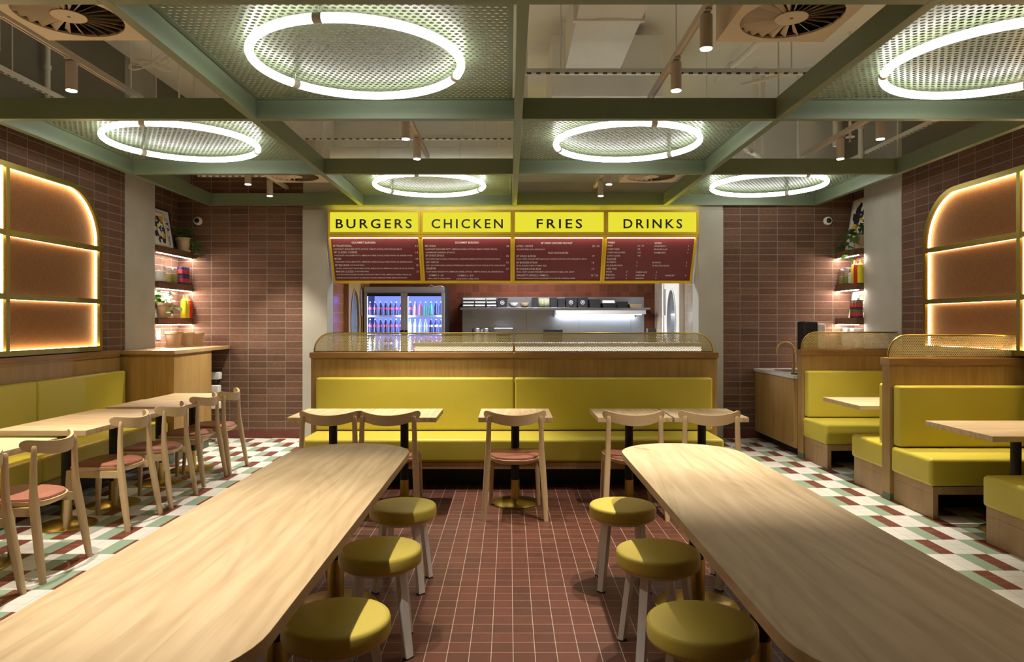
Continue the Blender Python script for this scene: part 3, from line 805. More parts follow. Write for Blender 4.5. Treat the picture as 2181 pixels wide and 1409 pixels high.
booth('double sided mustard booth bench with brass screen, in the middle right', 5.83, True, True, x0=3.17)
booth('mustard booth bench at the lower right photo edge', 4.06, False, True, x0=3.19)

# sink cabinet
sk = thing('sink_cabinet', 'slatted oak sink cabinet with steel top in the right back corner', 'cabinet', (3.75, 8.4, 0))
wpart('body', rbox(3.18, 4.285, 7.78, 9.03, .09, .862), MT['veneer'], sk, bevel=.002)
for a, b in ((7.79, 8.09), (8.095, 8.40), (8.405, 8.71), (8.715, 9.02)):
    d = wpart('door', rbox(3.165, 3.18, a, b, .10, .855), MT['veneer'], sk, bevel=.0015)
    if a > 8.3: wpart('knob', MB().ball((3.158, (b-.04) if a < 8.6 else (a+.04), .80), .009), MT['brass'], d)
wpart('toe_kick', rbox(3.24, 4.285, 7.80, 9.02, 0, .09), MT['dark'], sk)
wpart('worktop', rbox(3.155, 4.285, 7.775, 9.035, .862, .90), MT['bench_top'], sk, bevel=.003)
wpart('basin', rbox(3.32, 3.72, 8.35, 8.78, .898, .9035), MT['steel'], sk, bevel=.002)
fa = thing('faucet', 'tall brass gooseneck faucet on the sink cabinet', 'faucet', (3.30, 8.12, .90))
wpart('spout', MB().tube([(3.30,8.12,.90),(3.30,8.12,1.17)] + [(3.30-.092+.092*math.cos(a*PI/12), 8.12+.02*a/12, 1.17+.092*math.sin(a*PI/12)) for a in range(1,13)] + [(3.116,8.14,1.12)], .0105, 12), MT['brass'], fa)
wpart('body', MB().cyl((3.30,8.12), .019, .90, 1.00, 18).cyl((3.30,8.12), .027, .90, .908, 18), MT['brass'], fa)
wpart('lever', MB().tube([(3.315,8.12,.97),(3.355,8.12,.975),(3.365,8.12,1.03)], .006, 8), MT['brass'], fa)
solo('drip_tray', rbox(3.22,3.38,7.88,8.01,.9005,.915), MT['black'], 'small black tray beside the brass faucet', 'tray', bevel=.003)
wd = thing('drink_dispenser', 'black and white drink dispenser standing behind the far booth screen', 'dispenser', (3.70, 8.56, .90))
wpart('body', rbox(3.565,3.735,8.45,8.68,.90,1.505), MT['black'], wd, bevel=.025, seg=4)
wpart('side_panel', rbox(3.73,3.83,8.47,8.67,.90,1.475), MT['white_plastic'], wd, bevel=.015, seg=3)
wpart('dispensing_recess', rbox(3.60,3.67,8.444,8.452,1.22,1.40), MT['screen'], wd)

# cctv cameras
for x, lab in ((-4.02,'small white dome camera on the back wall at left'), (4.11,'small white dome camera on the back wall at right')):
    c = thing('dome_camera', lab, 'camera', (x, 9.04, 2.80), 0, 'dome cameras on the back wall')
    M = Matrix.Translation((0,0,0)) @ Matrix.Rotation(PI/2, 4, 'X')
    build('housing', MB().lathe([(.055,0),(.055,.02),(.048,.034),(.030,.04)], n=28).xf(M), MT['white_plastic'], c)
    build('lens_dome', MB().ball((0,0,.036), .032, 20, 10).xf(M), MT['screen'], c)
# ================================================================== LIT SIGNS AND MENU BOARDS
SD = 8.90
def wx(x, d): return (x-CX)*d/FOC
def wz(y, d): return CAM_Z + (CY-y)*d/FOC
def zs(y): return wz(y, SD)
TX = lambda u, v, w: (u, SD-.004-w, v)
sgn = [('BURGERS', 698, 895.5, 715, 877), ('CHICKEN', 895.7, 1092, 919, 1071), ('FRIES', 1092.2, 1290.5, 1143, 1240), ('DRINKS', 1290.7, 1488, 1328, 1453)]
for s, a, b, ta, tb in sgn:
    xa, xb = wx(a,SD), wx(b,SD); za, zb = zs(498.5), zs(447); fw = .028
    t = thing('lit_sign', 'yellow lit sign box reading ' + s + ' above the counter', 'sign', ((xa+xb)/2, SD+.06, za), 0, 'yellow lit category signs')
    o = [(xa,za),(xb,za),(xb,zb),(xa,zb)]; i = [(xa+fw,za+fw),(xb-fw,za+fw),(xb-fw,zb-fw),(xa+fw,zb-fw)]
    wpart('frame', MB().frame(o, i, SD-.008, SD+.14, 'y'), MT['gold_frame'], t, bevel=.002)
    wpart('light_panel', MB().prism(i, SD+.004, SD+.02, 'y'), MT['sign_glow'], t)
    wpart('back_box', MB().box(xa, xb+.004, SD+.022, SD+.138, za+.001, zb-.001), MT['gold_frame'], t)
    m = MB(); text_add(m, s, lambda u, v, w: (u, SD+.003-w, v), wx((ta+tb)/2, SD), zs(485.5), .12, wx(tb,SD)-wx(ta,SD), 'C', 1.35, .006, .014)
    wpart('lettering', m, MT['letter_black'], t, smooth=False)
    wpart('top_leak_glow', MB().box(xa+.02, xb-.02, SD+.03, SD+.05, zb+.001, zb+.005), glow('sign_top_glow_'+s.lower(), (1,.84,.04), 11.0), t)  # glowing strip added for the light leaking out over the sign top

BD0, BD1 = 8.95, 9.22; BZ0 = wz(507, BD0); BZ1 = wz(602, BD1)
def bd(z): return BD0 + (BD1-BD0)*(BZ0-z)/(BZ0-BZ1)
nrm = Vector((0, -(BZ0-BZ1), -(BD1-BD0))).normalized()
def bpt(x, y, off=0.0):
    d = 9.05
    for _ in range(5): z = wz(y, d); d = bd(z)
    return Vector((wx(x,d), d, z)) + nrm*off
menus = [
 ('BURGERS', 699, 897, 713, 893, 897, [
  ('C',774.5,516,'GOURMET BURGERS',50,4.2),('L',710,523,'BP TRADITIONAL',39,4.2),('R',890,523,'13',5,4.0),('L',711,530,'HANDCRAFT ANGUS BEEF PATTY, LETTUCE, TOMATO, PICKLES, KETCHUP BOSS MAYO',144,3),
  ('L',712,536.5,'BP CLASSIC CHEESE',49,4.2),('R',890.5,537,'14',5,4),('L',712.5,543.5,'HANDCRAFT ANGUS BEEF PATTY, AMERICAN CHEESE, PICKLES, DICED ONION, SIG. BURGER SAUCE',165,3),
  ('L',713,550.5,'BOSS',13.5,4.2),('R',891,550.5,'14',5,4),('L',714,557,'HANDCRAFT ANGUS BEEF PATTY, AMERICAN CHEESE, PICKLES, DICED ONION, SIG. BURGER SAUCE',164,3),
  ('L',714.5,564,'BP BIG BOSS',30,4.2),('L',746,564,'(CONTAINS PORK)',30,2.8),('R',891.5,564,'22',5,4),('L',715.5,571,'DOUBLE HANDCRAFT ANGUS BEEF PATTIES, MAPLE BACON, AMERICAN CHEESE, BP SAUCE, PICKLES',167,3),
  ('L',716,577.5,'MARVIN GLAZED',38,4.2),('L',756,577.5,'(CONTAINS PORK)',30,2.8),('R',892,577.5,'22',5,4),('L',717,584,'OUR SIGNATURE BURGER, DOUBLE HANDCRAFT BEEF PATTIES, AMERICAN CHEESE, PICKLES, SIG.',161,3),
  ('L',718,591,'BURGER SAUCE, DOUGHNUT GLAZED BUN, GRATED CHEDDAR CHEESE, MAPLE BACON BITS.',151,3)]),
 ('CHICKEN', 898, 1092, 0, 0, 0, [
  ('C',994.5,516,'GOURMET BURGERS',50,4.2),('L',905.5,523,'BIG HULA',22.5,4.2),('R',1084,523.5,'18',5,4),('L',906,530,'HANDCRAFT ANGUS BEEF PATTY, AMERICAN CHEESE, LETTUCE, TOMATO, STREAKY BACON,',152,3),
  ('L',906.5,537,'CARAMELISED PINEAPPLE, BP SAUCE',62,3),('L',907,543.5,'BP CHICK STACK',39,4.2),('R',1083.5,544.5,'15',5,4),('L',907,551,'SOUTHERN FRIED CHICKEN TENDERLOIN, SHREDDED ICEBERG LETTUCE, PICKLES, BOSS MAYO',158,3),
  ('L',907.5,557.5,'HOT HATCH',26.5,4.2),('R',1083.5,558.5,'15',5,4),('L',908,564.5,'SPICY SOUTHERN FRIED CHICKEN TENDERLOIN, SHREDDED LETTUCE, PICKLES, BP SIG. CHILLI SAUCE',168,3),
  ('L',908,571,'GREENIE',20.5,4.2),('R',1083.5,572,'17',5,4),('L',908,578,'PLANT-BASED VEGGIE PATTY, AMERICAN CHEESE, LETTUCE, TOMATO, PICKLES, SIG. BURGER SAUCE',165,3),
  ('L',914,585.5,'COMBO 1 - $9',31,3.8),('L',974.5,586,'COMBO 2 - $10',34,3.8),('L',912,592.5,'SMALL FRIES W. 600ML DRINK',48,2.8),('L',972,593,'LARGE FRIES W. 600ML DRINK',49,2.8)]),
 ('FRIES', 1093, 1287, 0, 0, 0, [
  ('C',1186,517,'BP FRIED CHICKEN BUCKET',66,4.2),('L',1100,523.5,'6 PCS / 10 PCS',34.5,4.2),('R',1276.5,523.5,'32 / 45',15,4.2),('L',1100,530.5,'W/ LARGE FRIES AND LARGE GRAVY',60,3),
  ('C',1189,538,'FILO FAVOURITES',42,4.2),('L',1100,544.5,'BP CHICK & SPAG',41,4.2),('L',1261,544.5,'19',5,4),('L',1100,551,'BP SIG. CRISPY GOLDEN FRIED MARYLAND CHICKEN W/ BP FILO-STYLE SPAGHETTI, GRAVY',150,3),
  ('L',1100,558.5,'BP BURGER STEAK',45,4.2),('L',1260.5,558.5,'16',5,4),('L',1100,565,'BP SIG. BURGER STEAK W/ SMALL RICE',64,3),('L',1100,572,'BP CHICKEN AND RICE',52,4.2),('L',1260,572,'17',5,4),
  ('L',1100,578.5,'BP SIG. CRISPY GOLDEN FRIED MARYLAND CHICKEN W/ SMALL RICE, GRAVY',124,3),('L',1100,585.5,'SPAGHETTI (SINGLE / FAMILY)',68,4.2),('L',1259,585.5,'12 / 26',14,4),
  ('L',1100,592,'OUR HOUSE MADE BP FILO-STYLE SPAGHETTI W/ GRATED CHEDDAR CHEESE',126,3)]),
 ('DRINKS', 1288, 1486, 0, 0, 0, [
  ('L',1294.5,516,'FRIES',14.5,4.2),('L',1294,522.5,'FRIES',10.5,3.4),('L',1358,523,'5.5 / 7.5',13,3.2),('L',1394,517,'SIDES',14.5,4.2),('L',1393,523.5,'HOUSE GRAVY',25,3.2),('L',1465,523.5,'3',2,3.2),
  ('L',1294,530,'CHEESY FRIES',25,3.2),('L',1358,530,'9.8',5,3.2),('L',1393,530.5,'BP HOUSE SLAW',28,3.2),('L',1464.5,530.5,'4',2,3.2),('L',1294,537,'CHEESY BACON FRIES',37,3.2),('L',1358,537,'12.8',6,3.2),('L',1392.5,537.5,'STEAMED RICE',25,3.2),('L',1463.5,537.5,'4',2,3.2),
  ('L',1293,544,'CARNE Y QUESO',28,3.2),('L',1357.5,544,'14.8',6,3.2),('L',1293,551,'SAUCES',19,4.2),('L',1292,557.5,'BOSS MAYO',20,3.2),('L',1355.5,558,'2',2,3.2),('L',1390,558.5,'BP SAUCE',17,3.2),('L',1461,558.5,'2',2,3.2),
  ('L',1292,564.5,'SIG. BURGER SAUCE',34,3.2),('L',1355,565,'2',2,3.2),('L',1390,565,'BP SIG. CHILLI SAUCE',35,3.2),('L',1460.5,565,'2',2,3.2),('L',1291.5,571.5,'ADD ONS',21.5,4.2),
  ('L',1291,578,'BACON',12,3.2),('L',1334,578,'3',2,3.2),('L',1354,579,'CHEESE SLICE',24,3.2),('L',1397,579,'2',2,3.2),('L',1290.5,584.5,'FRIED EGG',18.5,3.2),('L',1333,585,'2',2,3.2),('L',1353.5,585.5,'ONION JAM',18.5,3.2),('L',1396,585.5,'2',2,3.2),('L',1416,586,'CHEESE DIP',20,3.2),('L',1458.5,586,'4',2,3.2),
  ('L',1290,591.5,'BEEF PATTY',19.5,3.2),('L',1333,592,'5',2,3.2),('L',1353,592,'PINEAPPLE',18,3.2),('L',1395.5,592,'2',2,3.2)])]
xs0, xs1 = wx(699.5, BD0), wx(1484, BD0)
fwm = .045
nb = (xs1-xs0)/4
for k, (nm, a, b, _, _, _, lines) in enumerate(menus):
    xa, xb = xs0 + k*nb, xs0 + (k+1)*nb
    t = thing('menu_board', 'maroon menu board in ochre frame under the ' + nm + ' sign', 'menu board', ((xa+xb)/2, 9.08, BZ1), 0, 'maroon menu boards')
    def slab(mb, x0, x1, z0, z1, t0, t1):
        vs = []
        for off in (t0, t1):
            for x, z in ((x0,z0),(x1,z0),(x1,z1),(x0,z1)): vs.append(Vector((x, bd(z), z)) + nrm*off)
        return mb.add(vs, [(0,1,2,3),(7,6,5,4),(0,4,5,1),(1,5,6,2),(2,6,7,3),(3,7,4,0)])
    wpart('board', slab(MB(), xa+.01, xb-.01, BZ1+.01, BZ0-.002, -.03, 0), MT['menu_red'], t)
    fr = MB(); w = fwm*.62
    slab(fr, xa+.001, xa+w, BZ1, BZ0, -.035, .022); slab(fr, xb-w, xb-.001, BZ1, BZ0, -.035, .022); slab(fr, xa+w, xb-w, BZ1, BZ1+w*1.0, -.035, .022)
    wpart('frame', fr, MT['gold_frame'], t, bevel=.002)
    m = MB()
    for al, x, y, s, wpx, cap in lines:
        base = bpt(x, y+cap*.5, .003); k_ = 9.1/FOC
        vdir = Vector((0, bd(1)-bd(0), 1)).normalized() if False else Vector((0, -(BD1-BD0), (BZ0-BZ1))).normalized()
        text_add(m, s, lambda u, v, q, B=base, V=vdir: tuple(B + Vector((u,0,0)) + V*v), 0, 0, cap*k_*1.02, wpx*k_, al, 1.0)
    wpart('lettering', m, MT['menu_white'], t, smooth=False)
    wpart('light_strip', MB().box(xa+.03, xb-.03, BD0-.040, BD0-.030, BZ0-.006, BZ0-.001), MT['led_menu'] if 'led_menu' in MT else MT.setdefault('led_menu', glow('menu_strip', (1,.86,.66), 22.0)), t)
# ochre rail under the signs that carries the boards
solo('sign_rail', MB().box(wx(698.5,SD), wx(1487.5,SD), SD-.004, SD+.13, BZ0, zs(498.5)-.002), MT['gold_frame'], 'long ochre rail between the lit signs and the menu boards', 'rail', bevel=.002)

# ================================================================== KITCHEN
sc = thing('service_counter', 'lit service counter seen through the brass screen', 'counter', (.65, 8.8, 0))
wpart('body', rbox(-1.17, 2.40, 8.62, 9.30, 0, 1.10), MT['veneer'], sc, bevel=.002)
wpart('light_strip', rbox(-1.16, 2.36, 8.605, 8.619, 1.105, 1.188), MT['counter_led'], sc)
wpart('top', rbox(-1.19, 2.41, 8.58, 9.32, 1.192, 1.235), MT['bench_top'], sc, bevel=.003)
wpart('riser', rbox(-1.16, 2.38, 8.62, 9.30, 1.10, 1.192), MT['plinth'], sc)

# bottle fridge
fr = thing('drinks_fridge', 'two door glass drinks fridge glowing blue behind the counter', 'fridge', (-1.62, 11.15, 0))
FX0, FX1, FY0, FY1, FT = -2.245, -.995, 10.82, 11.52, 2.045
cab = MB().box(FX0,FX0+.035,FY0,FY1,.06,FT).box(FX1-.035,FX1,FY0,FY1,.06,FT).box(FX0+.035,FX1-.035,FY0,FY1,FT-.10,FT).box(FX0+.035,FX1-.035,FY0,FY1,.06,.24).box(FX0+.035,FX1-.035,FY1-.03,FY1,.24,FT-.10)
wpart('cabinet', cab, MT['black'], fr, bevel=.003)
wpart('header', rbox(FX0+.01, FX1-.01, FY0-.045, FY0-.002, FT-.085, FT-.005), MT['alu'], fr, bevel=.003)
FM = (FX0+FX1)/2
wpart('back_panel', rbox(FX0+.036,FX1-.036,FY1-.045,FY1-.031,.25,FT-.105), glow('fridge_back_glow', (.13,.17,.95), 1.9), fr)  # panel emits blue itself, standing for the fridge light falling on it
wpart('center_post', rbox(FM-.012,FM+.012,FY0,FY0+.05,.24,FT-.10), MT['dark_steel'], fr)
for a, b, hs in ((FX0+.004, FM-.004, 1), (FM+.004, FX1-.004, -1)):
    o = [(a,.25),(b,.25),(b,FT-.09),(a,FT-.09)]; i = [(a+.05,.30),(b-.05,.30),(b-.05,FT-.145),(a+.05,FT-.145)]
    d = wpart('door', MB().frame(o, i, FY0-.045, FY0-.006, 'y'), MT['alu'], fr, bevel=.004)
    wpart('glass_pane', MB().prism(i, FY0-.030, FY0-.024, 'y'), MT['glass'], d)
    wpart('header_strip', rbox(a+.05,b-.05,FY0-.049,FY0-.031,FT-.15,FT-.10), MT['black'], d)
    hx = b-.03 if hs > 0 else a+.03
    wpart('handle', rbox(hx-.025,hx+.025,FY0-.075,FY0-.0455,1.33,1.375), MT['black'], d)
    for x in (a+.042, b-.042):
        wpart('light_strip', rbox(x-.006,x+.006,FY0-.002,FY0+.012,.3,FT-.15), MT['led_blue'], fr)
    for z in (1.605, 1.335, 1.065, .80, .53):
        wpart('shelf', rbox(a+.035,b-.035,FY0+.02,FY1-.05,z-.03,z), plain('shelf_white', (.8,.8,.82), .4) if 'shw' not in MT else MT['shw'], fr)
solo('loose_cable', MB().tube([(-1.26,10.9,2.05),(-1.22,10.85,2.075),(-1.17,10.85,2.05),(-1.12,10.85,2.055),(-1.06,10.9,2.06),(-1.03,10.95,2.05)], .004, 6), MT['white_plastic'], 'thin white cable lying on top of the drinks fridge', 'cable', org=(-1.15,10.9,2.046))
bodyprof = [(.029,0),(.031,.01),(.031,.055),(.028,.07),(.031,.085),(.031,.125),(.024,.15),(.013,.178),(.0115,.192),(.0115,.20)]
def bottle(liquid, label, lab):
    m = MB(); m.mat(0).lathe(bodyprof, n=16); m.mat(1).lathe([(.0318,.088),(.0318,.122)], n=16); m.mat(2).lathe([(.0135,.196),(.0135,.212)], n=12)
    return tag(build('drink_bottle', m, [liquid, label, MT['bottle_cap']]), lab, 'bottle', 'bottles in the drinks fridge')
protos = {}
kinds = {'r': ('soda','soda_red','dark bottle with red label'), 'p': ('soda_pink','soda_pink','pink bottle'), 'g': ('soda_green','soda_green','green bottle'),
         'c': ('soda_clear','bottle_cap','pale clear bottle'), 'w': ('soda','bottle_cap','dark bottle with white label'), 'd': ('soda','soda','plain dark bottle')}
rowsF = [(1.605,'top','rrrrrrr','rppggdd'), (1.335,'middle','rrrrrrr','ccccwww'), (1.065,'lower','cccwwcc','cpcpppp')]
ordn = ['first','second','third','fourth','fifth','sixth','seventh']
for z, rn, L, Rr in rowsF:
    for (a, b, seq, dn) in ((FX0+.07, FM-.07, L, 'left'), (FM+.07, FX1-.07, Rr, 'right')):
        for i, k in enumerate(seq):
            x = a + (b-a)*(i+.0)/6
            lab = '%s, %s fridge shelf, %s door, %s from left' % (kinds[k][2], rn, dn, ordn[i])
            if k not in protos:
                o = protos[k] = bottle(MT[kinds[k][0]], MT[kinds[k][1]], lab)
            else:
                o = protos[k].copy(); COL.objects.link(o); o['label'] = lab
            o.location = (x, 10.93, z+.0005)

# back bench with steel splashback, wall shelf and its crockery
kb = thing('kitchen_bench', 'stainless kitchen bench along the rear kitchen wall', 'bench', (.75, 11.4, 0))
wpart('cabinet', rbox(-.80, 2.30, 11.05, 11.69, 0, .86), MT['steel'], kb, bevel=.003)
wpart('worktop', rbox(-.82, 2.32, 11.0, 11.695, .86, .90), MT['steel'], kb, bevel=.004)
sb = thing('steel_splashback', 'stainless steel wall panels behind the kitchen bench', 'wall panel', (.75, 11.69, .9))
for a, b in ((-.785,.282),(.285,1.155),(1.158,2.025),(2.028,2.25)):
    wpart('panel', rbox(a, b, 11.685, 11.698, .90, 1.918), MT['steel_blue'] if 'steel_blue' in MT else MT.setdefault('steel_blue', plain('satin_steel', (.46,.50,.56), .32, 1.0, var=.1, vs=2)), sb)
sh = thing('kitchen_shelf', 'stainless wall shelf carrying cartons and bowls in the kitchen', 'shelf', (.75, 11.5, 1.72))
wpart('board', rbox(-.80, 2.29, 11.36, 11.684, 1.700, 1.734), MT['steel'], sh, bevel=.003)
for x in (-.6, .74, 2.1): wpart('bracket', MB().prism([(11.684,1.699),(11.50,1.699),(11.684,1.58)], x-.01, x+.01, 'x'), MT['steel'], sh)
hl = thing('heat_lamp', 'long white heat lamp bar below the kitchen shelf', 'lamp', (1.5, 11.42, 1.62))
wpart('housing', rbox(.75, 2.22, 11.365, 11.46, 1.625, 1.690), MT['white_metal'], hl, bevel=.005)
wpart('tube', rbox(.80, 2.15, 11.38, 11.44, 1.620, 1.6245), MT['kitchen_lamp'], hl)
kl = thing('kitchen_fill_lamp', 'unseen square lamp added to light the kitchen behind the menu boards', 'ceiling lamp', (.4, 10.6, 2.90))  # hidden ceiling panel added to light the kitchen
wpart('housing', rbox(-.2,1.0,10.2,10.8,2.91,2.948), MT['white_metal'], kl)
wpart('diffuser', rbox(-.18,.98,10.22,10.78,2.905,2.912), MT['kitchen_lamp'], kl)
KD = 11.44; KZ = 1.7345
def kbox(x0, x1, yt, nm, mat, lab, cat, grp=None, lid=None, emblem=False, d=.2):
    a, b = wx(x0,KD), wx(x1,KD); zt = wz(yt, KD)
    tb = .86
    m = MB(); cx = (a+b)/2; w = (b-a)/2
    m.rings([[(cx-w*tb,KD,KZ),(cx+w*tb,KD,KZ),(cx+w*tb,KD+d,KZ),(cx-w*tb,KD+d,KZ)],[(a,KD-.012,zt),(b,KD-.012,zt),(b,KD+d,zt),(a,KD+d,zt)]])
    o = solo(nm, m, mat, lab, cat, grp, org=(cx,KD+d/2,KZ), bevel=.003)
    if lid: build('lid_flap', MB().rings([[(a-cx,-d/2,zt-KZ+.001),(b-cx,-d/2,zt-KZ+.001),(b-cx,-d/2+.006,zt-KZ+.001),(a-cx,-d/2+.006,zt-KZ+.001)],[(a-cx+.01,-d/2+.03,zt-KZ+.045),(b-cx-.01,-d/2+.03,zt-KZ+.045),(b-cx-.01,-d/2+.036,zt-KZ+.045),(a-cx+.01,-d/2+.036,zt-KZ+.045)]]), MT['white_plastic'], o)
    if emblem:
        em = MB(); zc = (zt-KZ)*.52
        c1 = [(.033*math.cos(q*PI/16), zc+.033*math.sin(q*PI/16)) for q in range(32)]; c2 = [(.028*math.cos(q*PI/16), zc+.028*math.sin(q*PI/16)) for q in range(32)]
        em.frame(c1, c2, -d/2-.0115, -d/2-.0075, 'y').box(-.016,.016,-d/2-.0115,-d/2-.0075,zc+.004,zc+.012).box(-.016,.016,-d/2-.0115,-d/2-.0075,zc-.012,zc-.004)
        build('emblem', em, MT['bottle_cap'], o)
    return o
GC = 'black takeaway cartons on the kitchen shelf'
kbox(1133,1146,633,'takeaway_carton',MT['carton'],'black carton left of the stacked plates on the kitchen shelf','carton',GC)
kbox(1172,1186,633,'takeaway_carton',MT['carton'],'black carton just right of the stacked plates','carton',GC)
kbox(1188,1203,635,'takeaway_carton',MT['carton'],'second black carton right of the stacked plates','carton',GC)
kbox(1205,1227,633,'takeaway_carton',MT['carton'],'left of the two cartons with round white emblem','carton',GC,emblem=True)
kbox(1230,1252,633,'takeaway_carton',MT['carton'],'right of the two cartons with round white emblem','carton',GC,emblem=True)
kbox(1255,1279,637,'takeaway_carton',MT['carton'],'glossy black carton right of the emblem cartons','carton',GC)
kbox(1283,1310,645,'takeaway_carton',MT['carton'],'open black carton with white lid flap on the kitchen shelf','carton',GC,lid=True)
kbox(1314,1338,642,'takeaway_carton',MT['carton'],'low black carton near the right end of the kitchen shelf','carton',GC)
kbox(1341,1368,647,'wicker_tray',MT['terracotta'],'low beige tray at the right end of the kitchen shelf','tray')
kbox(1059,1081,634,'takeaway_carton',MT['carton'],'black and white carton left of the white bowl','carton',GC,emblem=True)
for x0, x1, lab in ((986,1010,'leftmost pile of folded trays on the kitchen shelf'),(1011,1034,'middle pile of folded trays on the kitchen shelf'),(1036,1057,'right pile of folded trays on the kitchen shelf')):
    a, b = wx(x0,KD), wx(x1,KD); t = thing('tray_pile', lab, 'trays', ((a+b)/2, KD+.1, KZ), 0, 'piles of folded trays')
    for i in range(6):
        j = random.uniform(-.006,.006)
        wpart('tray', rbox(a+.004+j, b-.004+j, KD+abs(j), KD+.2, KZ+.001+i*.026, KZ+.001+i*.026+.022), MT['carton' if i % 2 == 0 else 'flour'], t, bevel=.002)
def lathe_at(nm, prof, x, y, z, mat, lab, cat, grp=None, n=28):
    return solo(nm, MB().lathe([(r, h) for r, h in prof], (0,0), n).xf(Matrix.Translation((x,y,z))), mat, lab, cat, grp, org=(x,y,z))
bowl = [(.03,0),(.04,.004),(.075,.045),(.082,.085),(.078,.085),(.07,.045),(.02,.012)]
lathe_at('bowl', bowl, wx(1094,KD), KD+.08, KZ, MT['white_plastic'], 'white bowl beside the emblem carton on the kitchen shelf', 'bowl', 'bowls on the kitchen shelf')
lathe_at('bowl', bowl, wx(1118,KD), KD+.08, KZ, MT['terracotta'], 'beige bowl left of the black cartons', 'bowl', 'bowls on the kitchen shelf')
pl = thing('plate_rack', 'row of plates standing on edge between black cartons', 'plates', (wx(1159,KD), KD+.1, KZ))
for i in range(8):
    x = wx(1149+i*2.8, KD)
    wpart('plate', MB().lathe([(.078,0),(.078,.006),(.06,.011)], n=28).xf(Matrix.Translation((x,KD+.1,KZ+.079)) @ Matrix.Rotation(PI/2,4,'Y')), MT['flour' if i % 3 else 'can_yellow'], pl)
# appliances on the benches
ap = thing('toaster_oven', 'white framed steel appliance on the kitchen bench', 'appliance', (wx(1072,11.2), 11.3, .9))
wpart('body', rbox(wx(1054,11.15), wx(1091,11.15), 11.15, 11.5, .9, 1.39), MT['steel'], ap, bevel=.006)
wpart('door', rbox(wx(1057,11.15), wx(1088,11.15), 11.138, 11.149, 1.0, 1.33), MT['screen'], ap, bevel=.003)
wpart('top_frame', rbox(wx(1053,11.15), wx(1092,11.15), 11.135, 11.5, 1.39, 1.405), MT['white_plastic'], ap, bevel=.003)
for x, lab in ((1015,'steel canister left on the kitchen bench'), (1034,'steel canister right on the kitchen bench')):
    lathe_at('canister', [(.07,0),(.07,.48),(.06,.50)], wx(x,11.3), 11.3, .90, MT['steel'], lab, 'canister', 'steel canisters')
solo('fryer', rbox(wx(1160,11.1),wx(1198,11.1),11.06,11.5,.90,1.38).box(wx(1162,11.1),wx(1196,11.1),11.058,11.06,1.0,1.3), MT['black'], 'black fryer on the kitchen bench behind the brass screen', 'fryer', bevel=.006)
solo('order_screen', rbox(wx(1380,10.6),wx(1398,10.6),10.6,10.75,.0,1.40), MT['dark_steel'], 'slim dark equipment stand near the right kitchen wall', 'stand', bevel=.004)

# ================================================================== SHELVES IN THE NICHES
def wall_shelf(x0, x1, y0, y1, zt, lab, lip):
    t = thing('wall_shelf', lab, 'shelf', ((x0+x1)/2,(y0+y1)/2,zt-.08), 0, 'dark walnut niche shelves')
    wpart('board', rbox(x0,x1,y0,y1,zt-.08,zt), MT['walnut'], t, bevel=.002)
    wpart('light_strip', rbox(lip-.005,lip+.005,y0+.01,y1-.01,zt-.086,zt-.0805), MT['led_white'], t)
    return t
for z, w in ((2.39,'top'),(1.97,'middle'),(1.545,'bottom')):
    wall_shelf(-4.275,-4.085,8.14,9.035,z,w+' walnut shelf in the left niche', -4.11)
    wall_shelf(4.21,4.445,8.48,9.035,z,w+' walnut shelf in the right niche', 4.235)
solo('ledge', rbox(4.21,4.445,8.48,9.035,1.15,1.19), MT['plinth'], 'oak ledge under the right niche shelves', 'ledge')

